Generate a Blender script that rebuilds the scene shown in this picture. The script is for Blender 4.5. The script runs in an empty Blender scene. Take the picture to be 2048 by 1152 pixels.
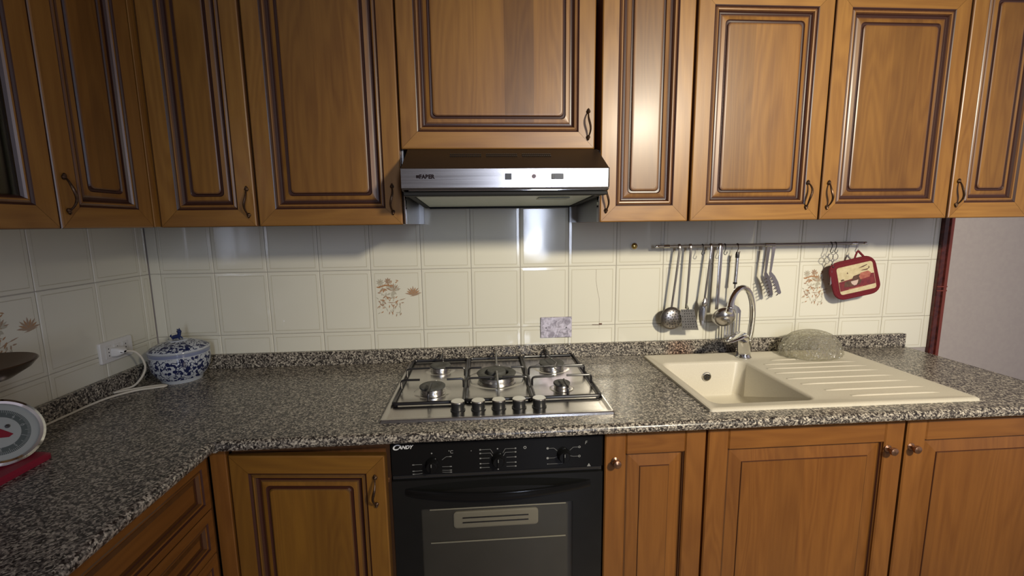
import bpy, math, random
from math import sin, cos, pi, radians
from mathutils import Vector, Matrix
random.seed(4)
S = bpy.context.scene
C = S.collection

# ------------------------------------------------------------ camera
CP = Vector((-0.1563, -1.7989, 1.4365))
pt, yw, ro = -0.1435, 0.0678, -0.0124
fw = Vector((sin(yw)*cos(pt), cos(yw)*cos(pt), sin(pt)))
rt = Vector((cos(yw), -sin(yw), 0)); up = rt.cross(fw)
rt, up = rt*cos(ro)+up*sin(ro), up*cos(ro)-rt*sin(ro)
cd = bpy.data.cameras.new('camera'); cam = bpy.data.objects.new('camera', cd); C.objects.link(cam)
M = Matrix((rt, up, -fw)).transposed().to_4x4(); M.translation = CP
cam.matrix_world = M
cd.sensor_width = 36; cd.lens = 887.25/2048*36; cd.clip_start = 0.02
S.camera = cam

# ------------------------------------------------------------ world, lights, exposure
W = bpy.data.worlds.new('world'); S.world = W; W.use_nodes = True
bg = W.node_tree.nodes['Background']
bg.inputs[0].default_value = (0.80, 0.71, 0.81, 1); bg.inputs[1].default_value = 0.46

def light(name, kind, loc, energy, color, **k):
    l = bpy.data.lights.new(name, kind); o = bpy.data.objects.new(name, l); C.objects.link(o)
    o.location = loc; l.energy = energy; l.color = color
    for a, b in k.items(): setattr(l, a, b)
    return o
sp_ = light('ceiling_spot_light', 'SPOT', (1.10, -2.45, 2.20), 285, (1.0, 0.895, 0.70), shadow_soft_size=0.11, spot_size=radians(90), spot_blend=1.0)
sp_.rotation_euler = (Vector((0.80, 0, 1.00))-Vector((1.10, -2.45, 2.20))).to_track_quat('-Z', 'Y').to_euler()
wl = light('window_daylight', 'AREA', (0.585, -4.36, 1.75), 36, (0.72, 0.80, 1.0), shape='RECTANGLE', size=0.27, size_y=1.5)
wl.rotation_euler = (radians(90), 0, 0)
S.view_settings.view_transform = 'Standard'; S.view_settings.look = 'None'
S.view_settings.exposure = 0.0; S.view_settings.gamma = 1.0
S.view_settings.use_curve_mapping = False
S.cycles.use_denoising = True
S.cycles.max_bounces = 8; S.cycles.transparent_max_bounces = 12
S.cycles.caustics_reflective = False; S.cycles.caustics_refractive = False

# ------------------------------------------------------------ materials
class NT:
    def __init__(s, name):
        s.m = bpy.data.materials.new(name); s.m.use_nodes = True
        s.t = s.m.node_tree; s.b = s.t.nodes['Principled BSDF']
    def n(s, typ, **k):
        x = s.t.nodes.new(typ)
        for a, b in k.items():
            if a.startswith('i_'):
                key = a[2:]; key = int(key) if key.isdigit() else key.replace('_', ' ')
                v = b
                if isinstance(v, bpy.types.NodeSocket): s.t.links.new(v, x.inputs[key])
                else: x.inputs[key].default_value = v
            else: setattr(x, a, b)
        return x
    def l(s, a, b): s.t.links.new(a, b)
    def ramp(s, fac, stops, interp='LINEAR'):
        r = s.t.nodes.new('ShaderNodeValToRGB'); r.color_ramp.interpolation = interp
        e = r.color_ramp.elements
        while len(e) < len(stops): e.new(0.5)
        for q, (p, c) in zip(e, stops): q.position = p; q.color = (*c, 1)
        s.l(fac, r.inputs[0]); return r.outputs[0]
    def mix(s, f, a, b, mode='MIX'):
        x = s.t.nodes.new('ShaderNodeMix'); x.data_type = 'RGBA'; x.blend_type = mode
        for sock, v in ((x.inputs[0], f), (x.inputs[6], a), (x.inputs[7], b)):
            if isinstance(v, bpy.types.NodeSocket): s.l(v, sock)
            else: sock.default_value = v if not isinstance(v, tuple) else (*v, 1)
        return x.outputs[2]
    def math(s, op, a, b=0.0):
        x = s.t.nodes.new('ShaderNodeMath'); x.operation = op
        for sock, v in ((x.inputs[0], a), (x.inputs[1], b)):
            if isinstance(v, bpy.types.NodeSocket): s.l(v, sock)
            else: sock.default_value = v
        return x.outputs[0]

def plain(name, col, rough=0.5, metal=0.0, spec=0.5, **k):
    t = NT(name); b = t.b
    b.inputs['Base Color'].default_value = (*col, 1); b.inputs['Roughness'].default_value = rough
    b.inputs['Metallic'].default_value = metal; b.inputs['Specular IOR Level'].default_value = spec
    for a, v in k.items(): b.inputs[a.replace('_', ' ')].default_value = v
    return t.m

def objcoord(t, scale, rnd=True):
    tc = t.n('ShaderNodeTexCoord')
    v = tc.outputs['Object']
    if rnd:
        oi = t.n('ShaderNodeObjectInfo')
        r = t.math('MULTIPLY', oi.outputs['Random'], 7.3)
        cx = t.n('ShaderNodeCombineXYZ', i_0=r, i_1=r, i_2=r)
        ad = t.n('ShaderNodeVectorMath', operation='ADD', i_0=v, i_1=cx.outputs[0]); v = ad.outputs[0]
    mp = t.n('ShaderNodeMapping', i_Vector=v); mp.inputs['Scale'].default_value = scale
    return mp.outputs[0]

def wood(name, light_c, dark_c, axis='z', planks=0.0, tone=1.0, rough=0.40, coat=0.12):
    t = NT(name)
    def sc(a, b):  # a across, b along
        return (b, a, a) if axis == 'x' else (a, a, b)
    v1 = objcoord(t, sc(90, 5))
    n1 = t.n('ShaderNodeTexNoise', i_Vector=v1, i_Scale=1.0, i_Detail=4.0, i_Roughness=0.65)
    v2 = objcoord(t, sc(7, 0.8))
    n2 = t.n('ShaderNodeTexNoise', i_Vector=v2, i_Scale=1.0, i_Detail=2.0, i_Distortion=0.4)
    rg = t.math('SINE', t.math('MULTIPLY', n2.outputs[0], 95.0))
    rg = t.math('MULTIPLY', t.math('ADD', rg, 1.0), 0.5)
    v3 = objcoord(t, sc(5, 1.5))
    n3 = t.n('ShaderNodeTexNoise', i_Vector=v3, i_Scale=1.0, i_Detail=2.0)
    f = t.math('ADD', t.math('MULTIPLY', n1.outputs[0], 0.42), t.math('MULTIPLY', rg, 0.13))
    f = t.math('ADD', f, t.math('MULTIPLY', n3.outputs[0], 0.5))
    lc = tuple(c*tone for c in light_c); dc = tuple(c*tone for c in dark_c)
    col = t.ramp(f, [(0.30, dc), (0.78, lc)])
    if planks:
        tc = t.n('ShaderNodeTexCoord'); sx = t.n('ShaderNodeSeparateXYZ', i_0=tc.outputs['Object'])
        oi = t.n('ShaderNodeObjectInfo')
        a = t.math('MULTIPLY', sx.outputs[0], 1/0.092)
        a = t.math('FLOOR', t.math('ADD', a, t.math('MULTIPLY', oi.outputs['Random'], 9.0)))
        wn = t.n('ShaderNodeTexWhiteNoise', noise_dimensions='2D')
        cb = t.n('ShaderNodeCombineXYZ', i_0=a, i_1=oi.outputs['Random'])
        t.l(cb.outputs[0], wn.inputs['Vector'])
        g = t.ramp(wn.outputs['Value'], [(0.0, (1-planks, 1-planks*1.1, 1-planks*1.25)), (1.0, (1.06, 1.05, 1.0))])
        col = t.mix(1.0, col, g, 'MULTIPLY')
    oi2 = t.n('ShaderNodeObjectInfo')
    g2 = t.ramp(oi2.outputs['Random'], [(0.0, (0.92, 0.90, 0.88)), (1.0, (1.05, 1.05, 1.05))])
    col = t.mix(1.0, col, g2, 'MULTIPLY')
    t.l(col, t.b.inputs['Base Color'])
    t.b.inputs['Roughness'].default_value = rough
    t.b.inputs['Coat Weight'].default_value = coat; t.b.inputs['Coat Roughness'].default_value = 0.22
    bp = t.n('ShaderNodeBump', i_Height=n1.outputs[0]); bp.inputs['Strength'].default_value = 0.06; bp.inputs['Distance'].default_value = 0.002
    t.l(bp.outputs[0], t.b.inputs['Normal'])
    return t.m

UL, UD = (0.325, 0.160, 0.032), (0.185, 0.078, 0.014)
LL, LD = (0.245, 0.098, 0.019), (0.150, 0.054, 0.010)
GL = (0.040, 0.014, 0.009)
wood_v = wood('honey_wood', UL, UD)
wood_h = wood('honey_wood_rail', UL, UD, 'x')
wood_p = wood('honey_wood_panel', UL, UD, planks=0.40)
wood_m = wood('glazed_wood', (.27, .125, .045), (.17, .07, .025), tone=0.62)
glaze = plain('dark_glaze', GL, 0.35)
lw_v = wood('amber_wood', LL, LD)
lw_h = wood('amber_wood_rail', LL, LD, 'x')
lw_p = wood('amber_wood_panel', LL, LD, planks=0.12)
lw_m = wood('amber_glazed_wood', LL, LD, tone=0.5)
lglaze = plain('amber_dark_glaze', (0.05, 0.015, 0.008), 0.4)
darkwood = wood('carcass_wood', (0.20, 0.085, 0.03), (0.12, 0.05, 0.018))
USET = dict(v=wood_v, h=wood_h, p=wood_p, m=wood_m, g=glaze)
AL, AD = (0.25, 0.116, 0.017), (0.165, 0.070, 0.012)
ASET = dict(v=wood('golden_wood', AL, AD), h=wood('golden_wood_rail', AL, AD, 'x'), p=wood('golden_wood_panel', AL, AD, planks=0.10), m=wood('golden_glazed', AL, AD, tone=.5), g=lglaze)
LSET = dict(v=lw_v, h=lw_h, p=lw_p, m=lw_m, g=lglaze)

def granite():
    t = NT('granite')
    tc = t.n('ShaderNodeTexCoord')
    geo = t.n('ShaderNodeNewGeometry'); v = geo.outputs['Position']
    n0 = t.n('ShaderNodeTexNoise', i_Vector=v, i_Scale=60.0, i_Detail=2.0)
    vm = t.n('ShaderNodeVectorMath', operation='SCALE', i_0=n0.outputs['Color']); vm.inputs[3].default_value = 0.012
    va = t.n('ShaderNodeVectorMath', operation='ADD', i_0=v, i_1=vm.outputs[0])
    vo = t.n('ShaderNodeTexVoronoi', i_Vector=va.outputs[0], i_Scale=235.0)
    sv = t.n('ShaderNodeSeparateColor', i_0=vo.outputs['Color'])
    n1 = t.n('ShaderNodeTexNoise', i_Vector=v, i_Scale=170.0, i_Detail=3.0, i_Roughness=0.6)
    f = t.math('ADD', t.math('MULTIPLY', sv.outputs[0], 0.55), t.math('MULTIPLY', n1.outputs[0], 0.75))
    f = t.math('SUBTRACT', f, 0.17)
    col = t.ramp(f, [(0.16, (0.012, 0.010, 0.010)), (0.34, (0.040, 0.034, 0.030)), (0.47, (0.125, 0.110, 0.095)),
                     (0.59, (0.25, 0.22, 0.180)), (0.76, (0.52, 0.47, 0.38))])
    # rust coloured stain on the upstand behind the sink
    d = t.n('ShaderNodeVectorMath', operation='DISTANCE', i_0=v); d.inputs[1].default_value = (0.675, -0.02, 0.895)
    n2 = t.n('ShaderNodeTexNoise', i_Vector=v, i_Scale=45.0)
    dd = t.math('ADD', d.outputs['Value'], t.math('MULTIPLY', n2.outputs[0], 0.05))
    st = t.ramp(dd, [(0.045, (0.40, 0.40, 0.40)), (0.10, (0, 0, 0))])
    sx = t.n('ShaderNodeSeparateColor', i_0=st)
    rust = t.mix(1.0, col, (1.0, 0.42, 0.22), 'MULTIPLY')
    col = t.mix(sx.outputs[0], col, rust)
    t.l(col, t.b.inputs['Base Color'])
    t.b.inputs['Roughness'].default_value = 0.27
    t.b.inputs['Specular IOR Level'].default_value = 0.42
    return t.m
granite = granite()

def tile_mat():
    t = NT('glazed_tile')
    oi = t.n('ShaderNodeObjectInfo')
    c = t.ramp(oi.outputs['Random'], [(0, (0.68, 0.66, 0.555)), (1, (0.72, 0.70, 0.59))])
    v = objcoord(t, (9, 9, 9))
    n = t.n('ShaderNodeTexNoise', i_Vector=v, i_Scale=1.0, i_Detail=1.0)
    t.l(c, t.b.inputs['Base Color']); t.b.inputs['Roughness'].default_value = 0.10
    t.b.inputs['Specular IOR Level'].default_value = 0.6
    bp = t.n('ShaderNodeBump', i_Height=n.outputs[0]); bp.inputs['Strength'].default_value = 0.05; bp.inputs['Distance'].default_value = 0.01
    t.l(bp.outputs[0], t.b.inputs['Normal'])
    return t.m
tile_m = tile_mat()
tile_line = plain('tile_relief_line', (0.54, 0.51, 0.40), 0.3)
grout = plain('grout', (0.30, 0.27, 0.22), 0.9)

def noisy(name, a, b, scale, rough, bump=0.1, **k):
    t = NT(name); tc = t.n('ShaderNodeTexCoord')
    n = t.n('ShaderNodeTexNoise', i_Vector=tc.outputs['Object'], i_Scale=scale, i_Detail=4.0)
    t.l(t.ramp(n.outputs[0], [(0.35, a), (0.65, b)]), t.b.inputs['Base Color'])
    t.b.inputs['Roughness'].default_value = rough
    for q, v in k.items(): t.b.inputs[q.replace('_', ' ')].default_value = v
    bp = t.n('ShaderNodeBump', i_Height=n.outputs[0]); bp.inputs['Strength'].default_value = bump; bp.inputs['Distance'].default_value = 0.003
    t.l(bp.outputs[0], t.b.inputs['Normal'])
    return t.m
plaster = noisy('mauve_plaster', (0.35, 0.31, 0.30), (0.37, 0.33, 0.315), 60, 0.85, 0.02)
room_paint = noisy('room_paint', (0.36, 0.32, 0.28), (0.40, 0.36, 0.31), 20, 0.9)
ceil_paint = plain('ceiling_paint', (0.75, 0.73, 0.70), 0.9)
floor_m = noisy('floor_stone', (0.30, 0.24, 0.18), (0.38, 0.31, 0.24), 12, 0.45)

def steel(name, col=(0.55, 0.54, 0.52), rough=0.28, axis='x', amt=0.10):
    t = NT(name); sc = (3, 300, 300) if axis == 'x' else (300, 300, 3)
    v = objcoord(t, sc)
    n = t.n('ShaderNodeTexNoise', i_Vector=v, i_Scale=1.0, i_Detail=2.0)
    r = t.math('ADD', t.math('MULTIPLY', n.outputs[0], amt), rough-amt/2)
    t.l(r, t.b.inputs['Roughness'])
    t.b.inputs['Base Color'].default_value = (*col, 1); t.b.inputs['Metallic'].default_value = 1.0
    return t.m
steel_m = steel('brushed_steel', (0.52, 0.50, 0.49), 0.24)
hob_m = steel('hob_steel', (0.50, 0.48, 0.46), 0.24)
steel_v = steel('utensil_steel', (0.52, 0.50, 0.48), 0.26, 'z')
chrome = plain('chrome', (0.78, 0.78, 0.77), 0.07, 1.0)
bright = plain('burner_alloy', (0.75, 0.74, 0.72), 0.25, 1.0)
cap_m = noisy('burner_cap', (0.075, 0.075, 0.068), (0.10, 0.10, 0.09), 90, 0.65, Specular_IOR_Level=0.25)
iron = plain('black_enamel', (0.013, 0.012, 0.013), 0.30)
greyiron = plain('worn_grate_tip', (0.16, 0.155, 0.145), 0.45)
blackp = plain('black_plastic', (0.018, 0.018, 0.018), 0.35)
hood_top = plain('dark_brown_hood_paint', (0.022, 0.014, 0.009), 0.45, spec=0.3)
vent_m = plain('vent_dark', (0.012, 0.010, 0.009), 0.6)
bronze = noisy('bronze', (0.055, 0.03, 0.018), (0.10, 0.058, 0.032), 200, 0.38, Metallic=0.8)
knob_b = noisy('copper_bronze', (0.36, 0.20, 0.12), (0.30, 0.17, 0.10), 200, 0.28, Metallic=0.9)
brass = plain('brass', (0.50, 0.36, 0.12), 0.3, 1.0)
white_p = plain('white_plastic', (0.72, 0.71, 0.68), 0.35)
cable_m = plain('cable_sheath', (0.62, 0.57, 0.47), 0.45)
hole_m = plain('dark_hole', (0.012, 0.011, 0.011), 0.7)
sink_m = noisy('cream_composite', (0.56, 0.515, 0.41), (0.60, 0.555, 0.445), 300, 0.38, 0.02)
red_m = plain('red_enamel', (0.30, 0.012, 0.035), 0.45)
pan_m = plain('pan_metal', (0.20, 0.15, 0.11), 0.25, 0.9)
dialw = plain('dial_white', (0.42, 0.45, 0.42), 0.35)
dialg = plain('dial_grey', (0.10, 0.125, 0.12), 0.35)
darkred = plain('dial_red', (0.26, 0.012, 0.03), 0.4)
redcloth = noisy('red_cloth', (0.11, 0.005, 0.012), (0.16, 0.008, 0.016), 400, 0.9, 0.5)
cream_cloth = noisy('cream_print', (0.60, 0.52, 0.33), (0.50, 0.42, 0.25), 60, 0.9, 0.2)
wine_print = noisy('wine_print', (0.20, 0.03, 0.035), (0.13, 0.02, 0.03), 70, 0.9, 0.2)
brown_print = noisy('brown_print', (0.07, 0.035, 0.03), (0.12, 0.06, 0.04), 80, 0.9, 0.2)
pink_print = noisy('pink_print', (0.42, 0.16, 0.11), (0.32, 0.09, 0.07), 90, 0.9, 0.2)
cup_print = plain('cup_print', (0.55, 0.42, 0.36), 0.9)
print_w = plain('panel_print', (0.24, 0.24, 0.225), 0.5)
print_b = plain('logo_white', (0.72, 0.72, 0.70), 0.5)
logo_d = plain('logo_dark', (0.015, 0.010, 0.012), 0.9, spec=0.1)
motif_o = plain('motif_orange', (0.40, 0.22, 0.11), 0.25)
motif_b = plain('motif_brown', (0.36, 0.25, 0.17), 0.25)
motif_g = plain('motif_grey', (0.46, 0.43, 0.34), 0.25)
filter_m = noisy('hood_visor', (0.70, 0.76, 0.66), (0.74, 0.80, 0.70), 40, 0.35)
filter_d = plain('hood_diffuser', (0.33, 0.35, 0.27), 0.4)
oven_black = plain('oven_black', (0.006, 0.006, 0.006), 0.14, spec=0.3)
oven_frame = plain('oven_black_glass', (0.009, 0.009, 0.0085), 0.06, spec=0.35)
enamel = noisy('oven_enamel', (0.22, 0.23, 0.19), (0.26, 0.27, 0.22), 30, 0.4)
pale_m = plain('oven_pale', (0.50, 0.47, 0.38), 0.4)
wire_m = plain('rack_wire', (0.70, 0.67, 0.55), 0.3, 0.0)
trim_m = noisy('red_brown_lacquer', (0.035, 0.007, 0.006), (0.085, 0.016, 0.011), 50, 0.25, 0.1)
trim_l = plain('red_lacquer_edge', (0.15, 0.028, 0.016), 0.3)
glassblk = plain('cabinet_interior_dark', (0.02, 0.018, 0.012), 0.6)

def glass_thin(name, tint, rough=0.03, gl=0.12):
    t = NT(name); nt = t.t; out = nt.nodes['Material Output']
    tr = t.n('ShaderNodeBsdfTransparent'); tr.inputs[0].default_value = (*tint, 1)
    g = t.n('ShaderNodeBsdfGlossy'); g.inputs['Roughness'].default_value = rough
    lw = t.n('ShaderNodeLayerWeight'); lw.inputs[0].default_value = 0.25
    f = t.math('ADD', t.math('MULTIPLY', lw.outputs['Fresnel'], 0.6), gl*0.3)
    mx = t.n('ShaderNodeMixShader', i_0=f); t.l(tr.outputs[0], mx.inputs[1]); t.l(g.outputs[0], mx.inputs[2])
    t.l(mx.outputs[0], out.inputs[0]); return t.m
oven_glass = glass_thin('tinted_oven_glass', (0.82, 0.81, 0.78))
inner_glass = NT('inner_door_glass'); _t = inner_glass
_a = _t.n('ShaderNodeBsdfTransparent'); _a.inputs[0].default_value = (.6, .6, .56, 1)
_b = _t.n('ShaderNodeMixShader', i_0=.62); _t.l(_a.outputs[0], _b.inputs[1]); _t.l(_t.b.outputs[0], _b.inputs[2]); _t.l(_b.outputs[0], _t.t.nodes['Material Output'].inputs[0])
_t.b.inputs['Base Color'].default_value = (.18, .175, .155, 1); _t.b.inputs['Roughness'].default_value = .2
inner_glass = inner_glass.m
pane_m = glass_thin('cabinet_pane', (0.55, 0.60, 0.50))
win_glass = glass_thin('window_glass', (0.95, 0.97, 1.0))
def cut():
    t = NT('cut_glass'); out = t.t.nodes['Material Output']
    tr = t.n('ShaderNodeBsdfTransparent'); tr.inputs[0].default_value = (.98, .97, .91, 1)
    gl_ = t.n('ShaderNodeBsdfGlossy'); gl_.inputs['Roughness'].default_value = .05
    df_ = t.n('ShaderNodeBsdfTranslucent'); df_.inputs[0].default_value = (.97, .95, .84, 1)
    d2 = t.n('ShaderNodeBsdfDiffuse'); d2.inputs[0].default_value = (.95, .92, .80, 1)
    a = t.n('ShaderNodeMixShader', i_0=.35); t.l(df_.outputs[0], a.inputs[1]); t.l(d2.outputs[0], a.inputs[2])
    b = t.n('ShaderNodeMixShader', i_0=.15); t.l(tr.outputs[0], b.inputs[1]); t.l(a.outputs[0], b.inputs[2])
    lw = t.n('ShaderNodeLayerWeight'); lw.inputs[0].default_value = .35
    tc = t.n('ShaderNodeTexCoord'); vo = t.n('ShaderNodeTexVoronoi', i_Vector=tc.outputs['Object'], i_Scale=105.0)
    bp = t.n('ShaderNodeBump', i_Height=vo.outputs['Distance']); bp.inputs['Strength'].default_value = .9; bp.inputs['Distance'].default_value = .008
    for q in (gl_, d2, lw): t.l(bp.outputs[0], q.inputs['Normal'])
    f = t.math('ADD', t.math('MULTIPLY', lw.outputs['Fresnel'], .55), .06)
    c = t.n('ShaderNodeMixShader', i_0=f); t.l(b.outputs[0], c.inputs[1]); t.l(gl_.outputs[0], c.inputs[2])
    t.l(c.outputs[0], out.inputs[0]); return t.m
cut_glass = cut()

def plate_mat():
    t = NT('swirled_steel'); tc = t.n('ShaderNodeTexCoord')
    n = t.n('ShaderNodeTexNoise', i_Vector=tc.outputs['Object'], i_Scale=55.0, i_Detail=2.0, i_Distortion=1.0)
    t.l(t.ramp(n.outputs[0], [(0.35, (0.27, 0.245, 0.28)), (0.6, (0.58, 0.54, 0.60))]), t.b.inputs['Base Color'])
    t.b.inputs['Metallic'].default_value = 0.6; t.b.inputs['Roughness'].default_value = 0.45
    return t.m
plate_m = plate_mat()

def porcelain():
    t = NT('blue_white_porcelain'); tc = t.n('ShaderNodeTexCoord')
    sp = t.n('ShaderNodeSeparateXYZ', i_0=tc.outputs['Object'])
    n0 = t.n('ShaderNodeTexNoise', i_Vector=tc.outputs['Object'], i_Scale=38.0, i_Detail=1.0)
    sc = t.n('ShaderNodeVectorMath', operation='SCALE', i_0=n0.outputs['Color']); sc.inputs[3].default_value = 0.02
    ad = t.n('ShaderNodeVectorMath', operation='ADD', i_0=tc.outputs['Object'], i_1=sc.outputs[0])
    vo = t.n('ShaderNodeTexVoronoi', i_Vector=ad.outputs[0], i_Scale=58.0)
    n1 = t.n('ShaderNodeTexNoise', i_Vector=ad.outputs[0], i_Scale=70.0, i_Detail=1.0)
    blob = t.math('LESS_THAN', vo.outputs['Distance'], 0.40)
    line = t.math('LESS_THAN', t.math('ABSOLUTE', t.math('SUBTRACT', n1.outputs[0], 0.5)), 0.045)
    pat = t.math('MAXIMUM', blob, line)
    # keep rim and foot lines white / banded
    z = sp.outputs[2]
    inz = t.math('MULTIPLY', t.math('GREATER_THAN', z, 0.014), t.math('LESS_THAN', z, 0.098))
    lid = t.math('MULTIPLY', t.math('GREATER_THAN', z, 0.122), t.math('LESS_THAN', z, 0.148))
    pat = t.math('MULTIPLY', pat, t.math('ADD', inz, lid))
    band = t.math('MULTIPLY', t.math('GREATER_THAN', z, 0.101), t.math('LESS_THAN', z, 0.113))
    col = t.mix(pat, (0.48, 0.51, 0.54), (0.014, 0.020, 0.075))
    col = t.mix(t.math('MULTIPLY', band, 0.75), col, (0.13, 0.16, 0.30))
    t.l(col, t.b.inputs['Base Color']); t.b.inputs['Roughness'].default_value = 0.08
    return t.m
porc = porcelain()
cobalt = plain('cobalt_glaze', (0.012, 0.025, 0.10), 0.12)

# ------------------------------------------------------------ mesh helpers
class MB:
    def __init__(s): s.v = []; s.f = []; s.mi = []
    def add(s, vs, fs, m=0):
        o = len(s.v); s.v += [tuple(p) for p in vs]
        for f in fs: s.f.append(tuple(i+o for i in f)); s.mi.append(m)
    def box(s, x0, x1, y0, y1, z0, z1, m=0, c=0.0):
        if x0 > x1: x0, x1 = x1, x0
        if y0 > y1: y0, y1 = y1, y0
        if z0 > z1: z0, z1 = z1, z0
        if c <= 0:
            vs = [(x, y, z) for z in (z0, z1) for y in (y0, y1) for x in (x0, x1)]
            s.add(vs, [(0, 2, 3, 1), (4, 5, 7, 6), (0, 1, 5, 4), (2, 6, 7, 3), (0, 4, 6, 2), (1, 3, 7, 5)], m); return
        c = min(c, (x1-x0)*.45, (y1-y0)*.45, (z1-z0)*.45)
        X = (x0, x1); Y = (y0, y1); Z = (z0, z1)
        vid = {}; vs = []
        for i in (0, 1):
            for j in (0, 1):
                for k in (0, 1):
                    sx, sy, sz = (c if i == 0 else -c), (c if j == 0 else -c), (c if k == 0 else -c)
                    for a, p in (('x', (X[i], Y[j]+sy, Z[k]+sz)), ('y', (X[i]+sx, Y[j], Z[k]+sz)), ('z', (X[i]+sx, Y[j]+sy, Z[k]))):
                        vid[(i, j, k, a)] = len(vs); vs.append(p)
        fs = []
        for i in (0, 1): fs.append([vid[(i, 0, 0, 'x')], vid[(i, 1, 0, 'x')], vid[(i, 1, 1, 'x')], vid[(i, 0, 1, 'x')]][::1 if i else -1])
        for j in (0, 1): fs.append([vid[(0, j, 0, 'y')], vid[(0, j, 1, 'y')], vid[(1, j, 1, 'y')], vid[(1, j, 0, 'y')]][::1 if j else -1])
        for k in (0, 1): fs.append([vid[(0, 0, k, 'z')], vid[(1, 0, k, 'z')], vid[(1, 1, k, 'z')], vid[(0, 1, k, 'z')]][::1 if k else -1])
        def q(a, b, c_, d, want):
            n = (Vector(vs[b])-Vector(vs[a])).cross(Vector(vs[c_])-Vector(vs[a]))
            fs.append([a, b, c_, d] if n.dot(Vector(want)) > 0 else [d, c_, b, a])
        sg = (-1, 1)
        for i in (0, 1):
            for j in (0, 1): q(vid[(i, j, 0, 'x')], vid[(i, j, 1, 'x')], vid[(i, j, 1, 'y')], vid[(i, j, 0, 'y')], (sg[i], sg[j], 0))
            for k in (0, 1): q(vid[(i, 0, k, 'x')], vid[(i, 1, k, 'x')], vid[(i, 1, k, 'z')], vid[(i, 0, k, 'z')], (sg[i], 0, sg[k]))
        for j in (0, 1):
            for k in (0, 1): q(vid[(0, j, k, 'y')], vid[(1, j, k, 'y')], vid[(1, j, k, 'z')], vid[(0, j, k, 'z')], (0, sg[j], sg[k]))
        for i in (0, 1):
            for j in (0, 1):
                for k in (0, 1):
                    t = [vid[(i, j, k, a)] for a in 'xyz']
                    n = (Vector(vs[t[1]])-Vector(vs[t[0]])).cross(Vector(vs[t[2]])-Vector(vs[t[0]]))
                    fs.append(t if n.dot(Vector((sg[i], sg[j], sg[k]))) > 0 else t[::-1])
        s.add(vs, fs, m)
    def loops(s, rings, m=0, closed=True, cap0=False, cap1=False, ms=None):
        n = len(rings[0]); o = len(s.v)
        for r in rings: s.v += [tuple(p) for p in r]
        for k in range(len(rings)-1):
            for i in range(n if closed else n-1):
                j = (i+1) % n
                s.f.append((o+k*n+i, o+k*n+j, o+(k+1)*n+j, o+(k+1)*n+i)); s.mi.append(ms[k] if ms else m)
        if cap0: s.f.append(tuple(o+i for i in range(n))[::-1]); s.mi.append(ms[0] if ms else m)
        if cap1: s.f.append(tuple(o+(len(rings)-1)*n+i for i in range(n))); s.mi.append(ms[-1] if ms else m)
    def tube(s, pts, r, n=8, m=0, cap=True, flat=None):
        pts = [Vector(p) for p in pts]; N = len(pts)
        rr = r if isinstance(r, (list, tuple)) else [r]*N
        rings = []; t0 = (pts[1]-pts[0]).normalized()
        a = Vector((0, 0, 1)) if abs(t0.z) < .9 else Vector((1, 0, 0))
        u = (a-t0*a.dot(t0)).normalized()
        for i, p in enumerate(pts):
            t = (pts[min(i+1, N-1)]-pts[max(i-1, 0)]).normalized()
            u = (u-t*u.dot(t)).normalized(); w = t.cross(u)
            fa, fb = flat if flat else (1, 1)
            rings.append([p+u*rr[i]*fa*cos(2*pi*k/n)+w*rr[i]*fb*sin(2*pi*k/n) for k in range(n)])
        s.loops(rings, m, cap0=cap, cap1=cap)
    def lathe(s, prof, c=(0, 0, 0), n=24, m=0, mat=None, ms=None, cap0=False, cap1=False, wob=None, sx=1, sy=1):
        rings = []
        for r, z in prof:
            ring = []
            for k in range(n):
                a = 2*pi*k/n; q = r*(wob(a, z) if wob else 1)
                p = Vector((q*cos(a)*sx, q*sin(a)*sy, z))
                if mat: p = mat @ p
                ring.append(p+Vector(c))
            rings.append(ring)
        s.loops(rings, m, ms=ms, cap0=cap0, cap1=cap1)
    def strip(s, poly, axis_fn, m=0):
        pass
    def build(s, name, mats, parent=None, loc=None, smooth=False, rot=None, local=False):
        """vertices are in world space; origin = loc (or bbox centre). with local=True they are in the parent's frame"""
        if loc is None:
            xs = list(zip(*s.v)); loc = [(min(q)+max(q))/2 for q in xs]
        L = Vector(loc)
        me = bpy.data.meshes.new(name)
        me.from_pydata([tuple(Vector(p)-L) for p in s.v], [], s.f)
        for mt in (mats if isinstance(mats, (list, tuple)) else [mats]): me.materials.append(mt)
        me.polygons.foreach_set('material_index', s.mi)
        if smooth: me.polygons.foreach_set('use_smooth', [True]*len(s.f))
        me.update()
        if smooth:
            try: me.set_sharp_from_angle(angle=radians(42))
            except Exception: pass
        o = bpy.data.objects.new(name, me); C.objects.link(o)
        if parent:
            o.parent = parent
            if not local: L = L-wpos(parent)
        o.location = L
        if rot: o.rotation_euler = rot
        return o
def wpos(o):
    p = Vector((0, 0, 0))
    while o: p += Vector(o.location); o = o.parent
    return p
def tag(o, label=None, cat=None, group=None, kind=None):
    if label: o['label'] = label
    if cat: o['category'] = cat
    if group: o['group'] = group
    if kind: o['kind'] = kind
    return o
def thing(name, loc, label, cat, group=None, rz=0):
    o = bpy.data.objects.new(name, None); C.objects.link(o); o.location = loc; o.rotation_euler = (0, 0, rz)
    return tag(o, label, cat, group)
def rrect(x0, x1, y0, y1, r, k=4):
    """rounded rectangle, ccw seen from +z"""
    r = max(r, 1e-5); out = []
    for cx, cy, a in ((x1-r, y0+r, -90), (x1-r, y1-r, 0), (x0+r, y1-r, 90), (x0+r, y0+r, 180)):
        for i in range(k+1):
            t = radians(a+90*i/k); out.append((cx+r*cos(t), cy+r*sin(t)))
    return out
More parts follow.
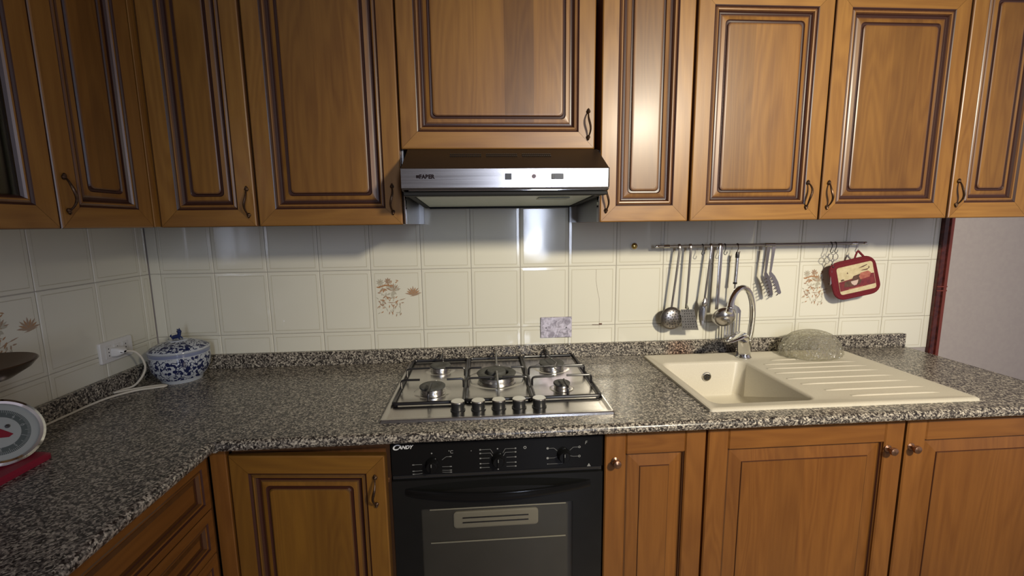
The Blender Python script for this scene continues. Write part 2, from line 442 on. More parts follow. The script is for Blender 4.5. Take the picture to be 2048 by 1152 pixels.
def tomesh(o):
    dg = bpy.context.evaluated_depsgraph_get(); dg.update()
    me = bpy.data.meshes.new_from_object(o.evaluated_get(dg)); n = bpy.data.objects.new(o.name+'_', me); C.objects.link(n)
    nm = o.name; n.parent = o.parent; n.matrix_local = o.matrix_basis.copy()
    if not me.materials: me.materials.append(o.data.materials[0])
    cu = o.data; bpy.data.objects.remove(o); bpy.data.curves.remove(cu); n.name = nm
    return n
def text(name, body, size, loc, rot, mat, parent, ext=0.0002, sx=1.0, shear=0.0, bold=0.0):
    cu = bpy.data.curves.new(name, 'FONT'); cu.body = body; cu.size = size; cu.extrude = ext
    cu.align_x = 'LEFT'; cu.align_y = 'CENTER'; cu.shear = shear; cu.offset = bold
    cu.materials.append(mat)
    o = bpy.data.objects.new(name, cu); C.objects.link(o); o.parent = parent
    o.location = Vector(loc)-wpos(parent); o.rotation_euler = rot; o.scale = (sx, 1, 1)
    return tomesh(o)
FRONT = (radians(90), 0, 0)

# ------------------------------------------------------------ room
XL = -1.439; ZC = 0.88
def slab(name, *b, mat, **k):
    m = MB(); m.box(*b); return tag(m.build(name, mat), kind='structure')
wall_back = slab('wall_back', XL-0.1, 3.6, 0.0045, 0.12, 0, 2.7, mat=plaster)
wall_left = slab('wall_left', XL-0.12, XL-0.0045, -4.4, 0.0045, 0, 2.7, mat=plaster)
slab('floor', XL-0.1, 3.6, -4.5, 0.12, -0.06, 0, mat=floor_m)
slab('ceiling', XL-0.1, 3.6, -4.5, 0.12, 2.7, 2.76, mat=ceil_paint)
m = MB()
wx0, wx1, wz0, wz1 = 0.40, 0.84, 1.00, 2.35
m.box(XL-0.1, wx0, -4.5, -4.4, 0, 2.7); m.box(wx1, 3.6, -4.5, -4.4, 0, 2.7)
m.box(wx0, wx1, -4.5, -4.4, 0, wz0); m.box(wx0, wx1, -4.5, -4.4, wz1, 2.7)
tag(m.build('wall_rear', room_paint), kind='structure')
wm = MB()
for a in ((wx0, wx0+.03, wz0, wz1), (wx1-.03, wx1, wz0, wz1), (wx0, wx1, wz0, wz0+.04), (wx0, wx1, wz1-.04, wz1)):
    wm.box(a[0], a[1], -4.46, -4.42, a[2], a[3])
win = tag(wm.build('window_1', white_p), kind='structure')
m = MB(); m.box(wx0+.03, wx1-.03, -4.452, -4.446, wz0+.04, wz1-.04); m.build('pane', win_glass, win)

# tiles ------------------------------------------------
TW, THT = 0.2, 0.25
def tile_mesh(w, h):
    """tile face towards -y, origin at lower left; pillow bevel with a fine sunk line"""
    m = MB(); g = 0.0007
    lv = [(g, .0045), (g, .0022), (g+.0022, .0004), (.0128, 0.0), (.0136, .0005), (.0144, .0005), (.0152, 0.0)]
    rings = []
    for d, y in lv:
        rings.append([(d, y, d), (w-d, y, d), (w-d, y, h-d), (d, y, h-d)])
    mi = [0, 0, 0, 1, 1, 1]
    if min(w, h) < 0.04: rings = rings[:4]; mi = mi[:3]
    m.loops(rings, ms=mi, cap1=True); m.mi[-1] = 0
    me = bpy.data.meshes.new('tile'); me.from_pydata(m.v, [], m.f)
    me.materials.append(tile_m); me.materials.append(tile_line)
    me.polygons.foreach_set('material_index', m.mi); me.update(); return me
TM = {}
def put_tile(w, h, loc, left=False):
    k = (round(w, 4), round(h, 4))
    if k not in TM: TM[k] = tile_mesh(*k)
    o = bpy.data.objects.new('tile', TM[k]); C.objects.link(o)
    par = wall_left if left else wall_back
    o.parent = par; o.location = Vector(loc)-wpos(par)
    j = lambda: random.uniform(-.0016, .0016)
    o.rotation_euler = (j(), j()*0.3, (pi/2 if left else 0)+j())
    return o
motif_tiles = []
XT = 1.826
for i in range(-8, 10):
    x0, x1 = max(i*TW, XL), min((i+1)*TW, XT)
    if x1-x0 < .01: continue
    for z0, z1 in ((0.865, 1.01), (1.01, 1.26), (1.26, 1.51)):
        t = put_tile(x1-x0, z1-z0, (x0, 0, z0))
        if z0 == 1.01 and i in (-3, 6): motif_tiles.append(t)
    if -3 <= i <= 1: put_tile(x1-x0, .25, (x0, 0, 1.51))
for k in range(0, 8):
    ya, yb = (-0.045, 0.0) if k == 0 else (-0.045-TW*k, -0.045-TW*(k-1))
    for z0, z1 in ((0.865, 1.01), (1.01, 1.26), (1.26, 1.51)):
        t = put_tile(yb-ya, z1-z0, (XL, ya, z0), True)
        if z0 == 1.01 and k == 3: motif_tiles.append(t)

def motif(tile):
    """stylised spray of flowers printed on a tile (tile frame: 0.2 x 0.25, face at y=0)"""
    m = MB(); R = random.Random(7)
    def leaf(x, z, a, l, w, mi):
        dx, dz = cos(a), sin(a); px, pz = -dz, dx
        P = [(0, 0), (.35, .5), (.7, .38), (1, 0), (.7, -.38), (.35, -.5)]
        l *= 1.15; w *= 1.5
        vs = [(x+dx*l*u+px*w*v, -.00025-R.random()*.0001, z+dz*l*u+pz*w*v) for u, v in P]
        m.add(vs, [(0, 1, 2, 3, 4, 5)][::1], mi)
    def flower(x, z, r, n, mi, a0=0, span=2*pi):
        for k in range(n): leaf(x, z, a0+span*k/n, r, r*.32, mi)
    def twig(pts, mi, w=.0012):
        for (a, b), (c, d) in zip(pts, pts[1:]):
            ang = math.atan2(d-b, c-a); leaf(a, b, ang, math.hypot(c-a, d-b)*1.05, w*2, mi)
    flower(.035, .20, .014, 9, 2); flower(.066, .205, .013, 8, 1)
    for k in range(7): leaf(.018+.009*k, .188-.002*abs(k-3), .1*k-.2, .017, .004, 0)
    for k in range(9): leaf(.085, .165, .3+.3*k, .028, .005, 2 if k % 2 else 1)
    for k in range(6): leaf(.022+.008*k, .158+.004*(k % 3), .5*k, .014, .004, 0 if k % 2 else 1)
    for k in range(9): leaf(.165, .150, pi*.05+k*.36, .030-.004*(k % 2), .0045, 0 if k % 2 else 1)
    leaf(.145, .148, 0, .04, .004, 1); leaf(.150, .141, .2, .035, .003, 1)
    for k in range(7): leaf(.03+.012*k, .128+.006*(k % 3), .7*k, .018, .004, [0, 1, 2][k % 3])
    for k in range(8): leaf(.075+.006*(k % 4), .14+.004*k, .9*k, .016, .005, 2)
    twig([(.06, .118), (.085, .116), (.105, .125), (.13, .132)], 1)
    twig([(.04, .11), (.055, .095), (.06, .082)], 2); twig([(.085, .112), (.083, .09), (.078, .068)], 1)
    twig([(.108, .118), (.112, .09), (.107, .066)], 2)
    for k in range(12): leaf(.06+.055*R.random(), .068+.05*R.random(), R.random()*6, .012, .003, 1 + k % 2)
    for k in range(6): leaf(.028+.02*R.random(), .10+.03*R.random(), R.random()*6, .012, .004, 1)
    for k in range(46):
        q = R.random(); leaf(.025+.085*R.random()*(1-.3*q), .070+.135*(1-q), R.random()*6, .012, .0028, R.choice([1, 2, 2, 0]))
    m.f = [f[::-1] for f in m.f]
    me = bpy.data.meshes.new('floral_motif'); me.from_pydata(m.v, [], m.f)
    for q in (motif_o, motif_b, motif_g): me.materials.append(q)
    me.polygons.foreach_set('material_index', m.mi); me.update(); return me
mm = motif(None)
for t in motif_tiles:
    o = bpy.data.objects.new('floral_motif', mm); C.objects.link(o); o.parent = t
m = MB()   # hairline crack and chip in one tile
pts = [(.316, 1.245), (.316, 1.20), (.322, 1.16), (.331, 1.12), (.333, 1.06), (.332, 1.00), (.330, .975)]
m.tube([(x, -.0001, z) for x, z in pts], .00035, 4)
m.tube([(.302, -.0003, 1.013), (.318, -.0003, 1.0125), (.330, -.0003, 1.012)], .0009, 4)
m.box(.331, .344, -.0012, .0005, 1.012, 1.018, c=.0006)
m.build('crack', plain('crack_brown', (0.12, 0.055, 0.03), .7), wall_back)

# door-like lacquered trim beside the tiles
m = MB()
z0, z1 = 0.0, 2.3
prof = [(1.826, .004), (1.826, -.010), (1.829, -.013), (1.847, -.013), (1.849, -.010), (1.852, -.010), (1.855, -.016), (1.869, -.016), (1.872, -.012), (1.872, .004)]
m.loops([[(x, y, z0) for x, y in prof], [(x, y, z1) for x, y in prof]], cap0=True, cap1=True)
m.mi = [1 if i in (6, 7) else 0 for i in range(len(m.mi))]
for f, k in zip(m.f, range(len(m.f))): pass
tr = tag(m.build('trim_1', [trim_m, trim_l]), kind='structure')
for zz in (1.124, 1.142):
    m = MB(); m.box(1.8262, 1.8718, -.0172, -.012, zz-.003, zz+.003, c=.001); m.build('band', trim_l, tr)

# ------------------------------------------------------------ cabinet doors
def frame_piece(w, h, side, lv, gap=.0004):
    m = MB()
    def cor(d): return [(d, d), (w-d, d), (w-d, h-d), (d, h-d)]
    A = [cor(d) for d, y, t in lv]; s0, s1 = side, (side+1) % 4
    rows = []
    for c, (d, y, t) in zip(A, lv):
        p, q = list(c[s0]), list(c[s1])
        L = math.hypot(q[0]-p[0], q[1]-p[1]); ux, uz = (q[0]-p[0])/L, (q[1]-p[1])/L
        p = (p[0]+ux*gap, p[1]+uz*gap); q = (q[0]-ux*gap, q[1]-uz*gap)
        rows.append(((p[0], y, p[1]), (q[0], y, q[1])))
    for k in range(len(rows)-1):
        (a, b), (c, d) = rows[k], rows[k+1]
        m.add([a, b, d, c], [(0, 1, 2, 3)], lv[k+1][2])
    return m
def hw(o, kind='bow'): pass

def bow_handle(parent, loc, h=0.078, mat=bronze, flip=1, name='handle'):
    """S-curved bow pull, local: along z, sticks out to -y"""
    m = MB()
    pts = []; rr = []
    for k in range(15):
        t = k/14; z = -h/2+h*t
        pts.append((flip*.0035*sin(2*pi*t), -.003-.020*sin(pi*t)**.7, z)); rr.append(.0023+.0015*sin(pi*t)**2)
    m.tube(pts, rr, 8)
    for z in (-h/2, h/2):
        mt = Matrix.Rotation(radians(90), 3, 'X')
        m.lathe([(.0035, 0), (.0062, .001), (.0062, .004), (.003, .007), (.0006, .0085)], (0, 0, z), 10, mat=mt, cap1=True)
        s = 1 if z > 0 else -1
        m.tube([(0, -.003, z), (0, -.0035, z+s*.006), (0, -.003, z+s*.010)], [.0032, .0042, .001], 8)
    o = m.build(name, mat, parent, loc=(0, 0, 0), smooth=True, local=True)
    o.location = loc; return o

UP_LV = [(0, 0.0, 0), (0, -.016, 1), (.0015, -.0185, 1), (.004, -.020, 0), (.052, -.020, 0), (.0545, -.019, 2), (.0575, -.016, 2), (.060, -.0175, 1),
         (.0625, -.0185, 1), (.0655, -.018, 0), (.068, -.014, 1), (.072, -.0095, 2), (.0745, -.009, 2)]
PN_LV = [(.0745, -.0085, 2), (.0785, -.0090, 2), (.0825, -.0105, 1), (.0925, -.0125, 0), (.0950, -.0095, 2), (.0995, -.0090, 2), (.1015, -.013, 2), (.1045, -.0142, 1), (.108, -.0145, 0)]
def upper_door(parent, loc, w, h, mats, handle=None, rz=0, panel=True, lx=1.0, name='door'):
    """raised panel door with mitred frame; local x right, z up, face to -y"""
    m = MB()
    rings = []
    for d, y, t in PN_LV:
        d2 = d if w > .25 else .0745+(d-.0745)*.92
        r = 0.0 if d < .09 else .012
        rings.append([(x, y, z) for x, z in rrect(d2, w-d2, d, h-d, r)])
    if panel:
        m.box(.002, w-.002, -.008, -.0005, .002, h-.002, 2)
        m.loops(rings, ms=[t for d, y, t in PN_LV[1:]], cap1=True); m.mi[-1] = 0
        dr = m.build(name, [mats['p'], mats['m'], mats['g']], parent, loc=(0, 0, 0), local=True)
    else:
        m.box(.07, w-.07, -.0095, -.0065, .07, h-.07, 0)
        dr = m.build(name, [pane_m], parent, loc=(0, 0, 0), local=True)
    dr.location = loc; dr.rotation_euler = (0, 0, rz)
    for side, nm in ((0, 'rail'), (1, 'stile'), (2, 'rail'), (3, 'stile')):
        p = frame_piece(w, h, side, UP_LV)
        p.build(nm, [mats['h'] if side in (0, 2) else mats['v'], mats['m'], mats['g']], dr, local=True)
    if handle:
        hx, hz, fl = handle
        bow_handle(dr, (hx, -.020, hz), flip=fl)
    return dr

def lower_door(parent, loc, w, h, mats, knob=None, sw=.062, name='door'):
    m = MB(); g = mats['g']
    lv = [(sw-.001, -.006, 1), (sw+.004, -.0065, 1), (sw+.010, -.0075, 1), (sw+.046, -.0125, 0), (sw+.047, -.0150, 2), (sw+.049, -.0152, 1), (sw+.051, -.0152, 0)]
    if w < .35: lv = [(sw+(d-sw)*.95, y, t) for d, y, t in lv]
    m.box(.002, w-.002, -.006, -.0005, .002, h-.002, 2)
    m.loops([[(x, y, z) for x, z in rrect(d, w-d, d, h-d, 0, 1)] for d, y, t in lv], ms=[t for d, y, t in lv[1:]], cap1=True); m.mi[-1] = 0
    dr = m.build(name, [mats['p'], mats['m'], mats['g']], parent, loc=(0, 0, 0), local=True); dr.location = loc
    for x0, x1, z0, z1, nm in ((0, sw, 0, h, 'stile'), (w-sw, w, 0, h, 'stile'), (sw+.0003, w-sw-.0003, 0, sw+.004, 'rail'), (sw+.0003, w-sw-.0003, h-sw-.004, h, 'rail')):
        q = MB(); q.box(x0, x1, -.020, 0, z0, z1, c=.0035)
        q.build(nm, [mats['h'] if nm == 'rail' else mats['v']], dr, local=True)
    q = MB(); s = sw  # sunk bead round the panel opening
    q.loops([[(x, y, z) for x, z in rrect(d, w-d, d, h-d, 0, 1)] for d, y in ((s-.001, -.012), (s+.003, -.0115), (s+.005, -.007))], ms=[1, 0])
    q.build('bead', [mats['g'], mats['m']], dr, local=True)
    if knob:
        q = MB(); mt = Matrix.Rotation(radians(90), 3, 'X')
        q.lathe([(.011, 0), (.011, .002), (.006, .005), (.006, .011), (.0105, .015), (.0125, .020), (.0115, .025), (.006, .028), (.0005, .029)], (0, 0, 0), 20, mat=mt, cap1=True)
        k = q.build('knob', knob_b, dr, loc=(0, 0, 0), smooth=True, local=True); k.location = (knob[0], -.020, knob[1])
    return dr

# ---- wall cabinets
ZB, HT = 1.438, 0.722
def wall_cab(x0, x1, label, handle, zb=ZB, ht=HT, name='wall_cabinet'):
    w = x1-x0
    t = thing(name, (x0, 0, zb), label, 'cabinet', 'wooden wall cabinets on the long wall')
    m = MB(); m.box(x0+.001, x1-.001, -.329, -.0008, zb+.001, zb+ht, c=.001); m.build('carcass', darkwood, t)
    upper_door(t, (.0012, -.330, 0), w-.0024, ht, USET, handle)
    return t
wall_cab(-1.138, -.851, 'narrow honey wood wall cabinet in the left corner, handle at its right', (.264, .075, -1), ht=.82)
wall_cab(-.846, -.402, 'wide honey wood wall cabinet just left of the cooker hood', (.413, .080, -1), ht=.82)
wall_cab(-.400, .214, 'widest wall cabinet, short and directly above the steel cooker hood', (.590, .075, 1), zb=1.671, ht=.587)
wall_cab(.232, .531, 'narrow wall cabinet right of the hood with a bright sheen on its panel', (.020, .078, 1), ht=.82)
wall_cab(.536, .987, 'wall cabinet above the left part of the utensil rail, handle at its right', (.402, .083, -1))
wall_cab(.990, 1.454, 'wall cabinet above the red pot holder, handle at its left', (.022, .082, 1))
wall_cab(1.459, 1.757, 'narrow rightmost wall cabinet above the dark red trim', (.022, .085, 1), ht=.80)
# corner filler
m = MB(); m.box(-1.139, XL+.001, -.345, -.0008, ZB+.002, ZB+.82)
cf = thing('corner_cabinet_filler', (-1.2, -.2, ZB), 'plain dark wood corner filler between the left and long wall cabinets', 'cabinet')
m.build('filler_panel', wood_m, cf)
m = MB(); m.box(-1.160, -1.1395, -.372, -.3458, ZB+.002, ZB+.82, c=.001); m.build('corner_post', wood_v, cf)

def left_cab(y0, y1, label, panel=True, handle=None):
    HT = .82
    w = y1-y0
    t = thing('wall_cabinet', (XL, y0, ZB), label, 'cabinet', 'wooden wall cabinets on the left wall')
    m = MB(); X1 = -1.1605
    if panel: m.box(XL+.001, X1, y0+.001, y1-.001, ZB+.001, ZB+HT); m.build('carcass', darkwood, t)
    else:
        for b in ((XL+.001, XL+.012, y0+.001, y1-.001, ZB, ZB+HT), (XL+.012, X1, y0+.001, y0+.016, ZB, ZB+HT), (XL+.012, X1, y1-.016, y1-.001, ZB, ZB+HT),
                  (XL+.012, X1, y0+.016, y1-.016, ZB, ZB+.016), (XL+.012, X1, y0+.016, y1-.016, ZB+HT-.016, ZB+HT)): m.box(*b)
        m.build('carcass', glassblk, t)
        m = MB(); m.box(XL+.013, X1-.02, y0+.017, y1-.017, ZB+.34, ZB+.355); m.build('shelf', darkwood, t)
    upper_door(t, (-1.160-XL, .001, 0), w-.002, HT, USET, handle, rz=pi/2, panel=panel)
    return t
left_cab(-.672, -.373, 'narrow wooden wall cabinet on the left wall nearest the corner', True, (.020, .082, 1))
left_cab(-1.120, -.674, 'wooden wall cabinet with a dark glass pane at the left picture edge', False)

# ---- base cabinets
ZBT = 0.835
def base_cab(x0, x1, label, body=True, name='base_cabinet'):
    t = thing(name, (x0, -.598, 0), label, 'cabinet', 'wooden base cabinets under the worktop')
    return t
bt = [(.186, .489, 'narrow base cabinet right of the black oven, knob at its left', (.030, .645)),
      (.494, 1.110, 'wide base cabinet under the sink bowl, knob at its top right', (.563, .642)),
      (1.116, 1.700, 'rightmost base cabinet under the drainboard, knob at its top left', (.015, .645))]
for x0, x1, lb, kb in bt:
    t = base_cab(x0, x1, lb)
    m = MB()
    zt = .70 if x1 > .6 else .846
    m.box(x0+.001, x1-.001, -.597, -.03, .10, zt)
    if zt < .8: m.box(x0+.001, x1-.001, -.597, -.605+.02, zt, .846)
    m.build('carcass', darkwood, t)
    m = MB(); m.box(x0+.001, x1-.001, -.55, -.535, 0, .099); m.build('plinth', darkwood, t)
    lower_door(t, (.001, -.002, .108), x1-x0-.002, ZBT-.108, LSET, kb)
# ajar door cabinet
t = thing('base_cabinet', (-.858, -.598, 0), 'base cabinet left of the oven with its door slightly ajar', 'cabinet', 'wooden base cabinets under the worktop')
m = MB(); m.box(-.857, -.427, -.597, -.03, .10, .846); m.build('carcass', darkwood, t)
m = MB(); m.box(-.857, -.427, -.55, -.535, 0, .099); m.build('plinth', darkwood, t)
upper_door(t, (.002, -.001, .108), .430, .822-.108, ASET, (.402, .612, -1), rz=radians(-5.2))
# left run drawers + post
LX = -.899
t = thing('drawer_cabinet', (-1.2, -1.2, 0), 'wooden drawer unit under the left worktop with three panelled drawers', 'cabinet')
m = MB(); m.box(XL+.03, LX-.021, -1.85, -.601, .10, .846); m.build('carcass', darkwood, t)
m = MB(); m.box(XL+.03, LX-.06, -1.85, -.61, .0, .099); m.build('plinth', darkwood, t)
m = MB(); m.box(-.905, -.8625, -.620, -.599, .10, .846, c=.002); m.build('corner_post', lw_v, t)
def drawer_front(z0, z1, y0, y1):
    w, h = y1-y0, z1-z0
    lv = [(0, 0, 0), (0, -.016, 1), (.003, -.020, 0), (.024, -.020, 0), (.027, -.016, 2), (.030, -.018, 1), (.034, -.017, 0), (.038, -.010, 1), (.042, -.009, 2), (.052, -.012, 1), (.056, -.012, 0)]
    m = MB()
    m.loops([[(x, y, z) for x, z in rrect(d, w-d, d, h-d, 0, 1)] for d, y, t_ in lv], ms=[q[2] for q in lv[1:]], cap1=True); m.mi[-1] = 0
    m.box(.001, w-.001, -.004, 0, .001, h-.001, 1)
    o = m.build('drawer', [lw_h, lw_m, lglaze], t, loc=(0, 0, 0), local=True)
    o.location = Vector((LX-.020, y0, z0))-wpos(t); o.rotation_euler = (0, 0, pi/2); return o
zs = [.838, .683, .553, .400, .11]
for a, b in zip(zs[1:], zs): drawer_front(a+.002, b-.002, -1.30, -.640)
for a, b in zip(zs[1:], zs): drawer_front(a+.002, b-.002, -1.85, -1.304)

# ------------------------------------------------------------ worktop
wt = thing('worktop', (.3, -.3, .85), 'speckled grey granite worktop running round the corner', 'worktop')
SX0, SX1, SY0, SY1 = .540, 1.345, -.565, -.095      # sink cut-out
HX0, HX1, HY0, HY1 = -.425, .205, -.555, -.065      # hob cut-out
m = MB()
xs = [-.8605, HX0, HX1, SX0, SX1, 1.700]; ys = [-.645, SY0, HY0, SY1, HY1, -.0008]
def inhole(x, y): return (HX0 < x < HX1 and HY0 < y < HY1) or (SX0 < x < SX1 and SY0 < y < SY1)
for i in range(5):
    for j in range(5):
        xa, xb, ya, yb = xs[i], xs[i+1], ys[j], ys[j+1]
        if inhole((xa+xb)/2, (ya+yb)/2): continue
        for z, fl in ((ZC, 1), (.850, -1)):
            q = [(xa, ya, z), (xb, ya, z), (xb, yb, z), (xa, yb, z)]
            m.add(q if fl > 0 else q[::-1], [(0, 1, 2, 3)])
def wall_rect(x0, x1, y0, y1):
    m.loops([[(x0, y0, .85), (x0, y1, .85), (x1, y1, .85), (x1, y0, .85)], [(x0, y0, ZC), (x0, y1, ZC), (x1, y1, ZC), (x1, y0, ZC)]])
wall_rect(HX0, HX1, HY0, HY1); wall_rect(SX0, SX1, SY0, SY1)
BN = [(0, 0)] + [(.015*sin(radians(a)), -.015+.015*cos(radians(a))) for a in range(15, 181, 15)]
def bull(x, sgn, base):  # list of points (off, dz)
    return [(base+sgn*o, ZC+dz) for o, dz in BN]
fr = bull(0, -1, -.645)
r0 = [(-.8605-.0, y, z) for y, z in fr]; r1 = [(1.700, y, z) for y, z in fr]
m.loops([r1, r0], closed=False)
m.add([(1.700, -.645, .85), (1.700, -.0008, .85), (1.700, -.0008, ZC), (1.700, -.645, ZC)], [(0, 1, 2, 3)])
m.add([r1[k] for k in range(len(r1))], [tuple(range(len(r1)))])
m.build('slab', granite, wt, smooth=True)
m = MB()
m.box(XL+.0008, -.8785, -1.85, -.0008, .850, ZC)
m.box(-.8785, -.861, -.655, -.0008, .850, ZC)
fr = [(-.8785+o, ZC+dz) for o, dz in BN]
m.loops([[(x, -1.85, z) for x, z in fr], [(x, -.655, z) for x, z in fr]], closed=False)
m.build('slab', granite, wt, smooth=True)
m = MB(); m.box(XL+.0205, 1.703, -.0205, -.0008, ZC+.0002, .936, c=.0012); m.build('upstand', granite, wt)
m = MB(); m.box(XL+.0008, XL+.0203, -1.85, -.0008, ZC+.0002, .936, c=.0012); m.build('upstand', granite, wt)

# ------------------------------------------------------------ oven
ov = thing('built_in_oven', (-.12, -.3, .12), 'black built-in oven with glass door under the hob', 'oven')
OX0, OX1 = -.422, .181; OF = -.620
m = MB()
for b in ((OX0+.02, OX0+.05, -.59, -.06, .25, .84), (OX1-.05, OX1-.02, -.59, -.06, .25, .84), (OX0+.05, OX1-.05, -.59, -.06, .72, .74), (OX0+.05, OX1-.05, -.59, -.06, .25, .27)):
    m.box(*b)
m.build('oven_body', blackp, ov)
m = MB()  # cavity
m.box(-.372, .131, -.20, -.19, .272, .718); m.box(-.372, -.365, -.585, -.20, .272, .718); m.box(.124, .131, -.585, -.20, .272, .718)
m.box(-.365, .124, -.585, -.20, .708, .718); m.box(-.365, .124, -.585, -.20, .272, .282)
m.build('cavity', enamel, ov)
m = MB()
m.loops([[(x, -.6045+dy, z) for x, z in rrect(-.250-d, -.010+d, .560-d, .604+d, .010)] for d, dy in ((0.004, .004), (.004, 0), (0, -.001))], cap1=True)
pl = m.build('pale_rectangle', pale_m, ov)  # pale rounded rectangle just behind the door glass
for zz in (.589, .574):
    m = MB(); m.tube([(-.228, -.6062, zz), (-.035, -.6062, zz)], .0020, 6); m.build('dark_bar', hole_m, pl)  # dark bars across the pale rectangle
for zz in (.619, .513):
    m = MB(); m.tube([(-.322, -.605, zz), (.076, -.605, zz)], .0019, 6); m.build('rack_bar', wire_m, ov)
m = MB(); m.box(-.360, .110, -.600, -.597, .275, .640); m.build('inner_glass', inner_glass, ov)
for zz in (.615, .517, .42):
    m = MB()
    m.tube([(-.363, -.575, zz), (.122, -.575, zz)], .0022, 6); m.tube([(-.363, -.25, zz), (.122, -.25, zz)], .002, 6)
    for k in range(22): m.tube([(-.35+.0215*k, -.575, zz), (-.35+.0215*k, -.25, zz)], .0011, 4)
    m.build('wire_rack', wire_m, ov)
m = MB(); m.box(OX0, OX1, OF, -.592, .738, .8345, c=.0025)
cp = m.build('control_panel', oven_black, ov)
m = MB(); m.box(OX0+.002, OX1-.002, -.612, -.60, .724, .737, 0); m.build('vent_gap', hole_m, ov)
m = MB(); m.tube([(OX0+.005, -.6215, .7335), (OX1-.005, -.6215, .7335)], .0011, 6); m.build('trim_strip', plain('oven_strip', (.10, .09, .08), .3, .8), ov)
# door: frame with window opening
m = MB()
wx, WX, wz, WZ = -.345, .094, .290, .633
for b in ((OX0, wx, .13, .722), (WX, OX1, .13, .722), (wx, WX, WZ, .722), (wx, WX, .13, wz)):
    m.box(b[0], b[1], OF, -.592, b[2], b[3])
dr = m.build('door', oven_frame, ov)
m = MB(); m.box(wx, WX, -.6185, -.6145, wz, WZ); m.build('window_glass', oven_glass, dr)
m = MB(); prof = []
for k in range(25):
    t_ = k/24; x = -.385+t_*.530; prof.append((x, -.6205-.034*sin(pi*t_)**.8, .690-.004*sin(pi*t_)))
rings = []
for p in prof:
    rings.append([(p[0], p[1]+.0045, p[2]+.010), (p[0], p[1]-.001, p[2]+.008), (p[0], p[1]-.004, p[2]), (p[0], p[1]-.001, p[2]-.012), (p[0], p[1]+.0045, p[2]-.013)])
m.loops(rings, cap0=True, cap1=True)
m.build('handle', oven_black, dr, smooth=True)
mt = Matrix.Rotation(radians(90), 3, 'X')
for kx, kz in ((-.308, .768), (-.122, .773), (.066, .779)):
    m = MB(); m.lathe([(.0190, 0), (.0195, .003), (.0170, .006), (.0160, .016), (.0140, .018), (.0005, .018)], (kx, OF, kz), 24, mat=mt, cap1=True)
    m.box(kx-.003, kx+.003, OF-.023, OF-.017, kz-.014, kz+.014, c=.001)
    kn = m.build('knob', oven_black, cp, smooth=True)
    m = MB(); m.box(kx-.0008, kx+.0008, OF-.0236, OF-.0228, kz+.004, kz+.013); m.build('pointer', print_w, kn)
m = MB()
def ln(a, b, w=.0004):
    (x0, z0), (x1, z1) = a, b; L = math.hypot(x1-x0, z1-z0); ux, uz = (x1-x0)/L*w, (z1-z0)/L*w
    y = OF-.0002
    m.add([(x0-uz, y, z0+ux), (x0+uz, y, z0-ux), (x1+uz, y, z1-ux), (x1-uz, y, z1+ux)], [(0, 1, 2, 3)])
def dot(x, z, r=.0022, ring=False):
    y = OF-.0002; n = 10
    o = [(x+r*cos(2*pi*k/n), y, z+r*sin(2*pi*k/n)) for k in range(n)]
    if not ring: m.add(o, [tuple(range(n))]); return
    i = [(x+r*.55*cos(2*pi*k/n), y, z+r*.55*sin(2*pi*k/n)) for k in range(n)]
    m.add(o+i, [(k, (k+1) % n, n+(k+1) % n, n+k) for k in range(n)])
cx, cz = -.308, .768
dot(cx, cz+.034, .0022)
for s, z, r, pts in ((1, .022, 0, 1), (1, -.008, 0, 0), (1, -.019, 0, 0), (1, -.025, 0, 0), (-1, .002, 0, 0), (-1, -.017, 0, 0), (-1, -.026, 0, 0)):
    X = cx+s*.052; ln((cx+s*.028, cz+z*(.6 if pts else .95)), (X-s*.012, cz+z)); ln((X-s*.012, cz+z), (X, cz+z))
    m.add([(X-.003, OF-.0002, cz+z-.0013), (X+.003, OF-.0002, cz+z-.0013), (X+.003, OF-.0002, cz+z+.0013), (X-.003, OF-.0002, cz+z+.0013)], [(0, 1, 2, 3)])
cx, cz = -.122, .773
dot(cx-.001, cz+.034, .0022); ln((cx, cz-.022), (cx, cz-.026)); dot(cx, cz-.028, .002)
for s in (1, -1):
    for i, z in enumerate((.033, .022, .007, -.009, -.021)):
        X = cx+s*.050
        if i < 2: ln((cx+s*.014, cz+z-.012), (cx+s*.021, cz+z)); ln((cx+s*.021, cz+z), (X, cz+z))
        else: ln((cx+s*.024, cz+z), (X, cz+z))
        m.add([(X-.0022, OF-.0002, cz+z-.0019), (X+.0022, OF-.0002, cz+z-.0019), (X+.0022, OF-.0002, cz+z+.0019), (X-.0022, OF-.0002, cz+z+.0019)], [(0, 1, 2, 3)])
cx, cz = .066, .779
for s, z, kind in ((1, .022, 1), (1, -.006, 1), (-1, .022, 0), (-1, -.008, 0), (-1, -.026, 2)):
    X = cx+s*.046
    if kind == 2: ln((X, cz+z), (cx-.003, cz+z)); ln((cx-.003, cz+z), (cx-.003, cz-.022))
    else: ln((cx+s*.018, cz+z*.6), (cx+s*.028, cz+z)); ln((cx+s*.028, cz+z), (X-s*.004, cz+z))
    dot(X, cz+z, .0036 if kind != 2 else .0014, kind == 1)
dot(-.045, .807, .0045, True); dot(.123, .807, .0001)
tag(m.build('printed_markings', print_w, cp), kind='stuff')
text('logo', 'C', .0215, (-.4170, OF-.0003, .8235), FRONT, print_b, cp, sx=1.15, shear=.35, bold=.0007)
text('logo', 'ANDY', .0145, (-.4000, OF-.0003, .8235), FRONT, print_b, cp, sx=.95, shear=.35, bold=.0005)
text('symbol', '°C', .013, (-.262, OF-.0003, .8035), FRONT, print_w, cp)
text('symbol', '·', .02, (-.20, OF-.0003, .8035), FRONT, print_w, cp)
text('symbol', 'F', .014, (.127, OF-.0003, .813), FRONT, print_w, cp, shear=.2)
text('symbol', '▲', .012, (.134, OF-.0003, .744), FRONT, print_w, cp)
